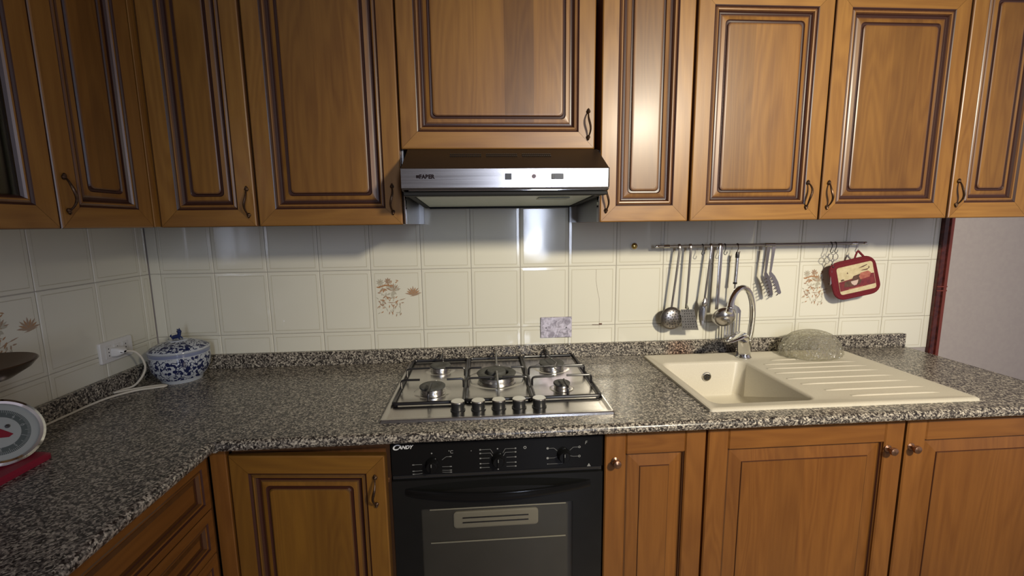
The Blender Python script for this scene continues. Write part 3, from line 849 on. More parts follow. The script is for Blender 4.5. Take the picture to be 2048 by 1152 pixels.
m = MB(); m.box(-.4258, -.4230, -.600, -.30, .12, .846); m.build('side_panel', oven_black, ov)

# ------------------------------------------------------------ gas hob
hb = thing('gas_hob', (-.11, -.3, .88), 'stainless steel five burner gas hob set into the granite', 'hob')
m = MB()
lv = [(0, .8803, 0), (.001, .8868, .004), (.004, .8890, .006), (.008, .8890, .006), (.018, .8855, .010), (.030, .8850, .012)]
m.loops([[(x, y, z) for x, y in rrect(-.457+d, .226-d, -.587+d, -.0225+d*(-1)-.012, max(.006-d*.1, .003))] for d, z, _ in lv], cap1=True)
m.build('hob_plate', hob_m, hb)
def burner(x, y, r, ring=False, h=.020):
    m = MB(); z = .8852
    m.lathe([(r*1.55, z-.0004), (r*1.45, z+.0012), (r*1.1, z+.0016), (r*1.0, z+.001)], (x, y, 0), 36)
    m.lathe([(r*.96, z), (r*.94, z+h*.3), (r*.97, z+h*.35), (r*.97, z+h*.72), (r*.7, z+h*.74)], (x, y, 0), 36, m=1)
    b = m.build('burner', [hob_m, bright], hb, smooth=True)
    m = MB()
    if ring:
        m.lathe([(r*.62, z+h*.70), (r*.64, z+h), (r*.70, z+h*1.12), (r*.98, z+h*1.08), (r*1.04, z+h*.95), (r*1.0, z+h*.78), (r*.62, z+h*.76)], (x, y, 0), 40)
        m.lathe([(r*.50, z+h*.7), (r*.50, z+h*1.15), (r*.47, z+h*1.35), (r*.30, z+h*1.42), (.0005, z+h*1.42)], (x, y, 0), 32, cap1=True)
    else:
        m.lathe([(r*.9, z+h*.78), (r*1.04, z+h*.82), (r*1.04, z+h*1.02), (r*.98, z+h*1.10), (r*.55, z+h*1.10), (r*.50, z+h*1.04), (r*.15, z+h*1.02), (.0005, z+h*1.02)], (x, y, 0), 36, cap1=True)
    m.build('burner_cap', cap_m, b, smooth=True)
    m = MB(); m.lathe([(.0018, z), (.0018, z+h*1.0), (.0012, z+h*1.1)], (x+r*.2, y+r*1.12, 0), 8, cap1=True); m.build('igniter', white_p, b)
BR = [(-.322, -.147, .037), (-.329, -.366, .041), (-.112, -.262, .068), (.104, -.162, .046), (.104, -.380, .027)]
for i, (x, y, r) in enumerate(BR): burner(x, y, r, i == 2, .024 if i == 2 else .021)
def grate(x0, x1, y0, y1, fingers, curved=None):
    m = MB(); zb = .8925; r = .0054; rd = .012
    P = [(x, y, zb) for x, y in rrect(x0, x1, y0, y1, rd)]
    m.tube(P+[P[0], P[1]], r, 8, cap=False)
    for cx, cy in ((x0+.01, y0+.004), (x1-.01, y0+.004), (x0+.01, y1-.004), (x1-.01, y1-.004)):
        m.tube([(cx, cy, .8853), (cx, cy, zb)], .004, 6)
    g = m.build('grate', iron, hb, smooth=True)
    zt = .922
    for f in fingers:
        m = MB(); (ax, ay), (bx, by) = f[0], f[1]
        dx, dy = bx-ax, by-ay; L = math.hypot(dx, dy); ux, uy = dx/L, dy/L
        m.tube([(ax, ay, zb), (ax, ay, zt-.007), (ax+ux*.003, ay+uy*.003, zt-.002), (ax+ux*.009, ay+uy*.009, zt), (bx, by, zt)], .0038, 8)
        o = m.build('finger', greyiron if len(f) > 2 else iron, g, smooth=True)
    return g
grate(-.438, -.222, -.478, -.040, [((-.434, -.232), (-.352, -.228)), ((-.226, -.238), (-.296, -.232)), ((-.434, -.348), (-.372, -.350)), ((-.226, -.352), (-.282, -.354)),
      ((-.322, -.044), (-.322, -.135)), ((-.330, -.474), (-.330, -.390))])
grate(-.214, -.006, -.470, -.036, [((-.210, -.243), (-.165, -.243)), ((-.010, -.248), (-.058, -.248)), ((-.210, -.352), (-.125, -.348)), ((-.010, -.354), (-.095, -.350)),
      ((-.112, -.466), (-.112, -.290), 1), ((-.106, -.040), (-.110, -.215), 1)])
grate(.002, .214, -.470, -.030, [((.006, -.255), (.074, -.252)), ((.210, -.250), (.136, -.250)), ((.006, -.362), (.082, -.358)), ((.210, -.358), (.125, -.356)),
      ((.100, -.034), (.102, -.140)), ((.108, -.466), (.108, -.395))])
m = MB()   # small trivet star between the two right burners
for a, b in (((.060, -.268), (.100, -.262)), ((.100, -.262), (.112, -.228)), ((.112, -.228), (.092, -.150)), ((.100, -.262), (.094, -.296)), ((.094, -.296), (.118, -.330)), ((.112, -.262), (.150, -.280)), ((.150, -.280), (.200, -.286))):
    m.tube([(a[0], a[1], .927), (b[0], b[1], .927)], .0022, 6)
m.build('trivet', greyiron, hb)
for i, x in enumerate((-.237, -.1755, -.114, -.0525, .009)):
    m = MB(); y = -.524+.0005*i
    m.lathe([(.0225, .8853), (.0225, .8875), (.0195, .889), (.0200, .905), (.0200, .9115)], (x, y, 0), 28)
    k = m.build('knob', blackp, hb, smooth=True)
    m = MB(); m.lathe([(.0202, .9112), (.0202, .9135), (.0190, .9145), (.0005, .9145)], (x, y, 0), 28, cap1=True); c_ = m.build('knob_cap', bright, k, smooth=False)
    tag(c_, 'steel top of the black knob')

# ------------------------------------------------------------ cooker hood
hd = thing('cooker_hood', (-.08, -.25, 1.53), 'slim stainless steel cooker hood with dark sloping top', 'cooker hood')
m = MB()
X0, X1 = -.3795, .2225
sec = [(-.0008, 1.514), (-.440, 1.532), (-.478, 1.532), (-.4905, 1.536), (-.492, 1.592), (-.486, 1.5975), (-.352, 1.6695), (-.0008, 1.6695)]
inn = [(-.0008, 1.536), (-.478, 1.530), (-.4905, 1.536), (-.492, 1.592), (-.486, 1.5975)]
m.loops([[(X0+.001, y, z) for y, z in sec], [(X1-.001, y, z) for y, z in sec]][::-1], cap0=True, cap1=True)
m.build('hood_body', hood_top, hd)
for xs_, xe in ((-.245, -.145), (-.135, -.035), (-.025, .065)):
    m = MB()
    for r_ in range(2):
        for k in range(int((xe-xs_)/.006)):
            x = xs_+k*.006; t_ = .60+.10*r_; y = -.486+.134*t_; z = 1.5975+.072*t_
            m.box(x, x+.004, y-.003, y+.003, z-.0005+.001, z+.0016)
    tag(m.build('vent_grille', vent_m, hd), kind='stuff')
m = MB()
m.loops([[(x, y-d2, z) for x, z, y in [(X0+d, 1.5395+d, -.4925), (X1-.004-d, 1.5395+d, -.4925), (X1-.004-d, 1.5945-d, -.4935), (X0+d, 1.5945-d, -.4935)]] for d, d2 in ((0, 0), (0, .002), (.0012, .003))], cap1=True)
fp = m.build('front_panel', steel_m, hd)
YF = -.4968
def onpanel(x0, x1, z0, z1, name, mat, th=.002, par=fp):
    m = MB(); m.box(x0, x1, YF-th, YF+.0006, z0, z1, c=.0006); return m.build(name, mat, par)
onpanel(-.0835, -.0655, 1.5625, 1.5795, 'switch', blackp, .003)
onpanel(.0500, .0840, 1.5630, 1.5790, 'slider_switch', blackp, .0015)
onpanel(.0505, .0590, 1.5640, 1.5780, 'slider', plain('slider_black', (.03, .03, .03), .4), .003)
onpanel(.0845, .0865, 1.5630, 1.5790, 'slider_edge', white_p, .0012)
m = MB(); m.lathe([(.0062, 0), (.0062, .0012), (.0045, .002), (.0005, .002)], (-.0005, YF+.0004, 1.5715), 16, mat=mt, cap1=True, ms=[0, 0, 1]); m.build('indicator', [plain('led_brown', (.16, .07, .05), .3), plain('led_core', (.05, .02, .02), .3)], fp)
text('logo', '≡FABER', .0155, (-.336, YF-.0002, 1.5712), FRONT, logo_d, fp, sx=.98, bold=.0007)
text('logo', 'o · ı · ı · ıı', .010, (.040, YF-.0002, 1.5575), FRONT, plain('faint_grey', (.30, .29, .31), .5), fp, sx=.8)
m = MB(); m.box(X1-.0038, X1+.0005, -.492, -.35, 1.540, 1.597, c=.002); m.build('end_cap', blackp, hd)
m = MB(); m.box(X0-.0010, X0-.0002, -.492, -.35, 1.540, 1.597); m.build('end_cap', blackp, hd)
m = MB()  # underside: dark pull-out rim, pale visor
m.box(X0+.004, X1-.004, -.488, -.440, 1.519, 1.5300, c=.002)
for xa_, xb_ in ((X0+.010, X0+.027), (X1-.027, X1-.010)):
    m.loops([[(xa_, -.4395, z1), (xb_, -.4395, z1), (xb_, -.018, z1-.0195), (xa_, -.018, z1-.0195)] for z1 in (1.520, 1.5305)], cap0=True, cap1=True)
m.box(X0+.028, X1-.028, -.039, -.018, 1.498, 1.512)
m.build('visor_rim', plain('matt_black', (.012, .012, .012), .6, spec=.2), hd)
m = MB(); m.tube([(X0+.02, -.489, 1.5335), (X1-.008, -.489, 1.5335)], .0020, 6); m.build('chrome_strip', chrome, hd)
m = MB()
m.loops([[(X0+.028, -.4395, z1), (X1-.028, -.4395, z1), (X1-.028, -.040, z1-.0185), (X0+.028, -.040, z1-.0185)] for z1 in (1.5235, 1.5290)], cap0=True, cap1=True); vs = m.build('visor', filter_m, hd)
m = MB(); m.box(.030, .130, -.37, -.30, 1.5160, 1.5190); m.build('lamp_diffuser', filter_d, vs)
for xa, xb, edge in ((-.3995, -.380, -.381), (.2245, .2295, .2245)):
    pass
m = MB(); m.box(-.4012, -.3985+.003, -.3285, -.0010, 1.440, 1.670); m.box(-.3955, -.378, -.016, -.0010, 1.440, 1.535)
m.v = [(x, y, z) for x, y, z in m.v]
m.build('side_plate', steel('plate_steel', (.42, .42, .42), .38, 'z'), hd)
m = MB(); m.box(.2285, .2315, -.3285, -.0010, 1.440, 1.670); m.box(.200, .2285, -.016, -.0010, 1.440, 1.535); m.build('side_plate', bpy.data.materials['plate_steel'], hd)
for x in (-.3968, .2280):
    m = MB(); m.box(x, x+.004, -.352, -.3286, 1.440, 1.536, c=.001); m.build('edge_strip', chrome, hd)

# ------------------------------------------------------------ sink
sk = thing('sink', (.94, -.33, .88), 'cream composite sink with left bowl and ribbed drainboard', 'sink')
m = MB()
bx0, bx1, by0, by1 = .540, .875, -.553, -.152
lv = [((.506, 1.368, -.602, -.052, .010), .8803), ((.507, 1.367, -.601, -.053, .010), .8870), ((.511, 1.363, -.597, -.057, .010), .8895), ((.520, 1.354, -.588, -.066, .010), .8895),
      ((.527, 1.347, -.581, -.073, .010), .8868), ((bx0-.004, bx1+.006, by0-.006, by1+.006, .036), .8860), ((bx0, bx1, by0, by1, .034), .8835), ((bx0+.004, bx1-.004, by0+.004, by1-.004, .032), .8760),
      ((bx0+.016, bx1-.012, by0+.014, by1-.010, .034), .752), ((bx0+.030, bx1-.026, by0+.028, by1-.024, .030), .737), ((.66, .74, -.39, -.31, .038), .731)]
m.loops([[(x, y, z) for x, y in rrect(*q, k=5)] for q, z in lv], cap1=True)
m.build('sink_basin', sink_m, sk, smooth=True)
m = MB(); m.lathe([(.040, .7312), (.042, .7335), (.036, .7345), (.034, .7325), (.0005, .7325)], (.70, -.35, 0), 24, cap1=True); m.build('drain', chrome, sk, smooth=True)
# back ledge step towards the drainboard
ry = [-.165, -.214, -.263, -.313, -.372, -.425, -.484, -.536]
for k, y in enumerate(ry):
    xa = [.985, .925, .905, .903, .905, .918, .955, 1.00][k]; m = MB()
    n = 12; rings = []
    for i in range(n+1):
        t_ = i/n; x = xa+(1.300-xa)*t_; s_ = min(1, t_*8+.15, (1-t_)*8+.15)
        rings.append([(x, y+.006*cos(a), .8862+.0034*s_*sin(a)) for a in [pi*q/5 for q in range(6)]][::-1])
    m.loops(rings, closed=False)
    m.build('drainboard_rib', sink_m, sk, smooth=True)
mt2 = Matrix.Rotation(radians(90), 3, 'X')
YO = -.1605
m = MB(); m.lathe([(.0185, 0), (.0185, .002), (.0165, .0035), (.0125, .003), (.0120, .0005)], (.726, YO, .826), 28, mat=mt2, cap1=False)
m.box(.7245, .7275, YO-.003, YO-.0015, .814, .838); m.box(.714, .738, YO-.003, YO-.0015, .8245, .8275)
of = m.build('overflow', chrome, sk, smooth=False)
m = MB(); m.lathe([(.0125, 0), (.0125, .0008), (.0005, .0008)], (.726, YO, .826), 20, mat=mt2, cap1=True); m.build('overflow_hole', hole_m, of)

# ------------------------------------------------------------ tap
tp = thing('kitchen_tap', (.90, -.115, .886), 'chrome kitchen tap with arched spout and side lever', 'tap')
m = MB(); m.lathe([(.0005, .8871), (.030, .8871), (.030, .8895), (.0265, .893), (.0255, .905), (.0240, .930), (.0225, .950), (.018, .957), (.0005, .958)], (.902, -.115, 0), 32)
m.tube([(.900, -.118, .915), (.886, -.135, .948), (.872, -.152, .975)], [.024, .0245, .023], 24)
m.build('tap_body', chrome, tp, smooth=True)
m = MB()
rings = []
pts = [((.880, -.142, .962), .024, .020), ((.872, -.152, .978), .029, .023), ((.856, -.165, .989), .031, .018), ((.830, -.183, .992), .030, .011), ((.800, -.203, .989), .026, .007), ((.776, -.219, .984), .018, .005), ((.766, -.226, .982), .008, .003)]
dv = Vector((-.82, -.57, 0)); sv_ = Vector((.57, -.82, .0))
for p, a, b in pts:
    p = Vector(p); rings.append([p+sv_*a*cos(u)*.9+Vector((0, 0, b*sin(u))) for u in [2*pi*q/20 for q in range(20)]])
m.loops(rings, cap0=True, cap1=True); m.build('lever', chrome, tp, smooth=True)
def bez(P, n=24):
    out = []
    for i in range(n+1):
        t_ = i/n; a = [Vector(p) for p in P]
        while len(a) > 1: a = [a[j]*(1-t_)+a[j+1]*t_ for j in range(len(a)-1)]
        out.append(a[0])
    return out
sp = [(.921, -.108, .900), (.922, -.112, .958)]+bez([(.924, -.118, 1.00), (.936, -.124, 1.135), (.876, -.160, 1.222), (.790, -.205, 1.205), (.757, -.243, 1.118)], 26)
m = MB(); m.tube(sp, .0112, 16); m.build('spout', chrome, tp, smooth=True)
e = sp[-1]; d = (sp[-1]-sp[-2]).normalized()
m = MB(); m.tube([e-d*.004, e-d*.002, e+d*.004, e+d*.006], [.0115, .0128, .0128, .0115], 16); m.tube([e+d*.008, e+d*.020], [.0122, .0118], 16); m.build('spout_tip', chrome, tp, smooth=True)
m = MB(); m.lathe([(.0115, .955), (.0145, .957), (.0145, .963), (.0115, .965)], (.9222, -.1122, 0), 20); m.build('collar', chrome, tp, smooth=True)

# ------------------------------------------------------------ cut glass bowl (upside down)
random.seed(11)
gb = thing('glass_bowl', (1.180, -.125, .886), 'oval cut glass bowl turned upside down on the drainboard', 'bowl')
m = MB(); n = 72
def wob(a, z): return 1+.035*cos(18*a)+.02*cos(36*a+z*200)
out = [(.108, .8920), (.116, .8930), (.118, .903), (.117, .915), (.113, .930), (.105, .947), (.093, .963), (.076, .977), (.056, .987), (.038, .992), (.018, .994), (.001, .994)]
prof = []
for i in range(len(out)-1):
    for t_ in (0, .5): prof.append((out[i][0]*(1-t_)+out[i+1][0]*t_, out[i][1]*(1-t_)+out[i+1][1]*t_))
prof.append(out[-1])
def wob2(a, z):
    k = int(round((z-.88)*300)); i = int(round(a/(2*pi)*72)); f = 1+(.060 if (i+2*(k % 2)) % 4 == 0 else .0)*(1 if z < .985 else .2)
    return f
m.lathe(prof, (1.180, -.124, 0), n, wob=wob2, sy=.74)
inn_ = [(max(r-.009, .001), max(z-.007, .8925) if r < .115 else z) for r, z in out[::-1]]
m.lathe(inn_, (1.180, -.124, 0), n, sy=.74)
m.build('bowl_shell', cut_glass, gb)

# ------------------------------------------------------------ brass valve cap, blank plate
bc = thing('brass_cap', (.473, -.001, 1.34), 'small round brass cap with white ring on the tiles', 'cap')
m = MB(); m.lathe([(.0165, 0), (.0165, .003), (.0135, .005), (.0125, .003)], (.473, -.0002, 1.340), 28, mat=mt); m.build('ring', white_p, bc, smooth=True)
m = MB(); m.lathe([(.0128, 0), (.0128, .006), (.0100, .011), (.0060, .013), (.0005, .0135)], (.473, -.0005, 1.340), 28, mat=mt, cap1=True); m.build('dome', brass, bc, smooth=True)
bp_ = thing('blank_plate', (.149, -.002, 1.006), 'swirled steel blanking plate on the tiles behind the hob', 'plate')
m = MB(); m.box(.083, .2145, -.006, -.0003, .963, 1.0505, c=.0015); m.build('plate', plate_m, bp_)
for x in (.106, .191):
    m = MB(); m.lathe([(.0026, 0), (.0026, .0012), (.0005, .0014)], (x, -.0058, 1.005), 12, mat=mt, cap1=True); m.build('screw', hole_m, bp_)

# ------------------------------------------------------------ socket, plug, cable
so = thing('wall_socket', (XL, -.206, 1.02), 'white three-gang wall socket plate on the left wall', 'socket')
m = MB()
m.loops([[(XL+x, y, z) for y, z in rrect(-.274+d, -.137-d, .984+d, 1.057-d, .006)] for x, d in ((0.0003, 0), (.006, 0), (.009, .002))], cap1=True)
m.build('cover_plate', white_p, so)
for y in (-.243, -.206, -.170):
    m = MB(); m.box(XL+.0088, XL+.0105, y-.013, y+.013, .998, 1.043, c=.0005); md = m.build('socket_module', plain('module_white', (.66, .65, .62), .4), so)
    for dz in (-.012, 0, .012):
        m = MB(); m.lathe([(.0024, 0), (.0005, .0003)], (XL+.0106, y, 1.02+dz), 8, mat=Matrix.Rotation(radians(90), 3, 'Y'), cap1=True)
        m.build('hole', hole_m, md)
pg = thing('power_cable', (XL+.03, -.215, 1.015), 'cream power cable plugged into the left wall socket, looping over worktop', 'cable')
m = MB(); X = XL+.0108
m.loops([[(X+dx, y, z) for y, z in rrect(-.236+d, -.196-d, 1.000+d, 1.032-d, .008)] for dx, d in ((0, 0), (.016, .001), (.026, .006), (.034, .011))], cap0=True, cap1=True)
m.build('plug', white_p, pg, smooth=True)
def crom(P, n=8):
    P = [Vector(p) for p in P]; P = [P[0]*2-P[1]]+P+[P[-1]*2-P[-2]]; out = []
    for i in range(1, len(P)-2):
        for k in range(n):
            t_ = k/n; a, b, c, d = P[i-1:i+3]
            out.append(.5*((2*b)+(c-a)*t_+(2*a-5*b+4*c-d)*t_*t_+(3*b-a-3*c+d)*t_**3))
    out.append(P[-2]); return out
cb = [(-1.395, -.214, 1.016), (-1.378, -.20, 1.008), (-1.362, -.195, .985), (-1.354, -.195, .950), (-1.362, -.205, .918), (-1.385, -.215, .890), (-1.408, -.235, .884), (-1.414, -.262, .884),
      (-1.405, -.258, .8842), (-1.36, -.226, .8842), (-1.31, -.205, .8842), (-1.284, -.206, .8842), (-1.284, -.216, .8842), (-1.31, -.228, .8842), (-1.355, -.250, .8842), (-1.392, -.300, .8842), (-1.405, -.36, .8842), (-1.408, -.44, .8842), (-1.41, -.54, .8842), (-1.412, -.70, .8842)]
m = MB(); m.tube(crom(cb), .0036, 8); m.build('cord', cable_m, pg, smooth=True)

# ------------------------------------------------------------ porcelain jar
jx, jy = -1.277, -.128
jr = thing('porcelain_jar', (jx, jy, ZC), 'blue and white lidded porcelain jar in the worktop corner', 'jar')
m = MB(); m.lathe([(.0005, .0002), (.063, .0002), (.065, .006), (.067, .012), (.080, .028), (.0905, .050), (.0945, .072), (.0950, .090), (.0935, .100), (.0945, .104), (.0945, .112), (.091, .115)], (jx, jy, ZC), 48)
m.build('jar_body', porc, jr, loc=(jx, jy, ZC), smooth=True)
m = MB(); m.lathe([(.094, .1145), (.0955, .117), (.0945, .121), (.085, .129), (.067, .138), (.046, .145), (.030, .148), (.029, .151), (.001, .152)], (jx, jy, ZC), 48)
ld = m.build('lid', porc, jr, loc=(jx, jy, ZC), smooth=True)
m = MB()  # little reclining lion finial
b0 = Vector((jx, jy, ZC+.152))
m.tube([b0+Vector(p) for p in ((-.020, 0, .004), (-.014, 0, .008), (-.004, 0, .010), (.004, 0, .012))], [.004, .0075, .008, .007], 12)
m.tube([b0+Vector(p) for p in ((.002, 0, .008), (.006, 0, .018), (.008, 0, .026))], [.007, .006, .006], 12)
m.tube([b0+Vector(p) for p in ((.001, 0, .028), (.007, 0, .030), (.013, 0, .027))], [.005, .0085, .004], 12)
for s in (-1, 1):
    m.tube([b0+Vector((.004, s*.006, .010)), b0+Vector((.012, s*.007, .001))], [.003, .0025], 8)
    m.tube([b0+Vector((-.014, s*.006, .008)), b0+Vector((-.012, s*.008, .001))], [.0035, .0025], 8)
    m.tube([b0+Vector((.005, s*.005, .036)), b0+Vector((.005, s*.006, .040))], [.0025, .001], 6)
m.tube([b0+Vector((-.020, 0, .006)), b0+Vector((-.025, 0, .012)), b0+Vector((-.022, 0, .017))], [.0025, .003, .002], 8)
m.build('finial', cobalt, ld, smooth=True)

# ------------------------------------------------------------ kitchen scale
sc_ = thing('kitchen_scale', (-1.32, -.80, ZC), 'red kitchen scale with round white dial at the left edge', 'scale')
m = MB()
m.loops([[(x, y, z) for x, y in rrect(-1.405+d, -1.222-d, -.98+d, -.690-d, .02)] for d, z in ((0, ZC+.0005), (0, ZC+.010), (.006, ZC+.015))], cap0=True, cap1=True)
m.build('base', red_m, sc_, smooth=False)
m = MB(); m.loops([[(x, y, z) for x, y in rrect(-1.400+a, -1.320-b, -.86+a, -.70-a, .012)] for a, b, z in ((0, 0, ZC+.0152), (.01, 0, ZC+.10), (.025, .02, ZC+.175), (.028, .025, ZC+.19))], cap1=True)
m.build('housing', red_m, sc_)
nrm = Vector((1, -.3, .6)).normalized(); uu = Vector((0, 0, 1)).cross(nrm).normalized(); vv = nrm.cross(uu)
DM = Matrix((uu, vv, nrm)).transposed(); DC = Vector((-1.298, -.732, .965))
m = MB(); m.lathe([(.050, -.045), (.078, -.030), (.0820, -.012), (.0835, -.002), (.0815, .004), (.0755, .0065), (.0700, .0045), (.0685, .001)], DC, 64, mat=DM)
dl = m.build('bezel', chrome, sc_, loc=DC, smooth=True)
m = MB(); m.lathe([(.0690, .0005), (.0555, .0006), (.0550, .0007), (.0375, .0007), (.0370, .0008), (.001, .0008)], DC, 64, mat=DM, ms=[0, 0, 1, 0, 0])
df = m.build('dial_face', [dialw, dialg], dl, loc=DC)
m = MB()
for k in range(100):
    a = 2*pi*k/100; L = .006 if k % 5 else .011
    p0 = DM @ Vector((0.0545*cos(a), .0545*sin(a), .0011)); p1 = DM @ Vector(((.0545-L)*cos(a), (.0545-L)*sin(a), .0011))
    w = DM @ Vector((-sin(a)*.0004, cos(a)*.0004, 0))
    m.add([DC+p0-w, DC+p1-w, DC+p1+w, DC+p0+w], [(0, 1, 2, 3)])
tag(m.build('tick_marks', dialw, df, loc=DC), kind='stuff')
for k in range(10):
    a = 2*pi*k/10
    cu = bpy.data.curves.new('numeral', 'FONT'); cu.body = str((10-k) % 10); cu.size = .010; cu.align_x = 'CENTER'; cu.align_y = 'CENTER'; cu.materials.append(dialw)
    o = bpy.data.objects.new('numeral', cu); C.objects.link(o); o.parent = df
    mm_ = (DM @ Matrix.Rotation(a-pi/2, 3, 'Z')).to_4x4(); mm_.translation = DM @ Vector((.0415*cos(a), .0415*sin(a), .0012)); o.matrix_basis = mm_; tomesh(o)
m = MB()
P = [(.0, .013), (.020, -.014), (.010, -.018), (-.012, -.010), (-.008, .004)]
pv = [DC+DM @ Vector((x, y, .0016)) for x, y in P]; m.add(pv, [tuple(range(len(P)))]); m.build('pointer', darkred, df)
m = MB(); m.lathe([(.0045, .0008), (.0045, .003), (.002, .004), (.0005, .004)], DC+DM @ Vector((.017, .008, 0)), 12, mat=DM, cap1=True); m.build('screw', plain('screw_dark', (.05, .05, .05), .4), df)
m = MB(); m.lathe([(.012, 1.066), (.012, 1.087), (.001, 1.087)], (-1.345, -.80, 0), 16); m.build('pan_stem', blackp, sc_)
m = MB(); m.lathe([(.001, 1.088), (.040, 1.0885), (.075, 1.098), (.105, 1.118), (.118, 1.134), (.116, 1.136), (.103, 1.121), (.074, 1.101), (.040, 1.091), (.001, 1.0905)], (-1.318, -.760, 0), 48)
m.build('pan', pan_m, sc_, smooth=True)

# ------------------------------------------------------------ utensil rail and utensils
RZ, RY = 1.338, -.045
rl = thing('utensil_rail', (1.0, RY, RZ), 'long thin steel utensil rail on the tiles above the sink', 'rail')
m = MB(); m.tube([(.553, RY, RZ), (1.440, RY, RZ+.002)], .0052, 12); m.build('bar', steel('rail_steel', (.38, .36, .35), .3), rl, smooth=True)
for x0, x1 in ((.546, .558), (1.432, 1.448)):
    m = MB(); m.tube([(x0, RY, RZ+.001), (x0+.003, RY, RZ+.001), (x1, RY, RZ+.001)], [.005, .0062, .0062], 12); m.build('end_cap', chrome, rl, smooth=True)
for x in (.592, 1.394):
    m = MB(); m.tube([(x-.012, RY, RZ+.001), (x+.012, RY, RZ+.001)], .0072, 14); m.tube([(x, RY, RZ+.001), (x, -.0008, RZ+.001)], [.0055, .0075], 12); m.build('bracket', chrome, rl, smooth=True)
UY = RY-.0005
def strap(m, top, bot, w0=.0055, w1=.0045, th=.0016, bulge=.001, loop=True):
    """flat handle strip from the rail down, hooked over the bar"""
    (x0, z0), (x1, z1) = top, bot
    pts = []
    if loop:
        for a in (200, 160, 120, 90, 60, 30, 0): pts.append((x0, RY+.0075*-cos(radians(a))*-1*-1, RZ+.001+.0075*sin(radians(a))))
        pts = [(x0, RY+.0075, RZ-.012), (x0, RY+.0075, RZ)]+[(x0, RY+.0078*cos(radians(a)), RZ+.001+.0078*sin(radians(a))) for a in (30, 60, 90, 120, 150)]
    n = 12
    for k in range(n+1):
        t_ = k/n; pts.append((x0+(x1-x0)*t_, RY-.0078-bulge*sin(pi*t_), z0-.008+(z1-z0+.008)*t_))
    rings = []
    N = len(pts)
    for i, p in enumerate(pts):
        w = w0+(w1-w0)*i/N
        a = Vector(pts[max(i-1, 0)]); b = Vector(pts[min(i+1, N-1)]); t = (b-a).normalized()
        nn = t.cross(Vector((1, 0, 0))).normalized()*th; s = Vector((w, 0, 0)); p = Vector(p)
        rings.append([p-s-nn*.2, p-s*.6+nn, p+s*.6+nn, p+s-nn*.2, p+s*.6-nn, p-s*.6-nn])
    m.loops(rings, cap0=True, cap1=True)
G = 'steel kitchen utensils hanging on the rail'
def ut(name, x, label, cat): return thing(name, (x, RY, RZ), label, cat, G)
HX = Matrix.Rotation(radians(90), 3, 'X')
# skimmer
u = ut('skimmer', .64, 'round perforated steel skimmer, leftmost utensil on the rail', 'skimmer')
m = MB(); strap(m, (.645, RZ), (.620, 1.088)); m.build('handle', steel_v, u, smooth=True)
m = MB(); m.lathe([(.047, 0), (.0475, .002), (.044, .008), (.034, .015), (.020, .019), (.001, .0205)], (.621, -.052, 1.043), 36, mat=HX)
m.lathe([(.047, 0), (.043, .006), (.033, .013), (.020, .017), (.001, .0185)], (.621, -.0515, 1.043), 36, mat=HX)
hd_ = m.build('bowl', steel('skimmer_steel', (.36, .34, .33), .32, 'z'), u, smooth=True)
m = MB()
for r_, n_ in ((0, 1), (.011, 6), (.022, 11), (.033, 16)):
    for k in range(n_):
        a = 2*pi*k/n_; PR = [(0, .0205), (.020, .019), (.034, .015), (.044, .008), (.0475, .002)]; h_ = next(a[1]+(b[1]-a[1])*(r_-a[0])/(b[0]-a[0]) for a, b in zip(PR, PR[1:]) if a[0] <= r_ <= b[0])+.0012
        m.lathe([(.0026, 0), (.0004, .0004)], (.621+r_*cos(a), -.052-h_-.0003, 1.043+r_*sin(a)), 6, mat=HX, cap1=True)
tag(m.build('perforations', hole_m, hd_), kind='stuff')
# perforated spatula
u = ut('perforated_spatula', .69, 'flat perforated steel spatula hanging beside the round skimmer', 'spatula')
m = MB(); strap(m, (.691, RZ), (.681, 1.082)); m.build('handle', steel_v, u, smooth=True)
m = MB(); Yb = -.066
TL, TR, BR_, BL = (.648, 1.083), (.704, 1.083), (.724, .997), (.655, 1.000)
def quad_plate(m, c, y0, y1, th=.0012):
    f = [(c[k][0], y0 if k < 2 else y1, c[k][1]) for k in range(4)]
    b = [(x, y+th, z) for x, y, z in f]
    m.loops([f, b], cap0=True, cap1=True)
quad_plate(m, (TL, TR, BR_, BL), -.076, -.082); m.tube([(.680, -.057, 1.100), (.678, -.074, 1.080)], [.006, .018], 12, flat=(1, .15))
bl = m.build('blade', steel('spat_steel', (.36, .35, .33), .3, 'z'), u)
m = MB()
for j in range(7):
    for i in range(6):
        s_, t_ = (i+.6)/6.2, (j+.6)/7.6
        xa = TL[0]+(BL[0]-TL[0])*t_; xb = TR[0]+(BR_[0]-TR[0])*t_; z = TL[1]+(BL[1]-TL[1])*t_; y = -.076-.006*t_
        if i in (0, 5) and j % 2: continue
        m.lathe([(.0024, 0), (.0004, .0003)], (xa+(xb-xa)*s_, y-.0003, z), 8, mat=HX, cap1=True)
tag(m.build('perforations', hole_m, bl), kind='stuff')
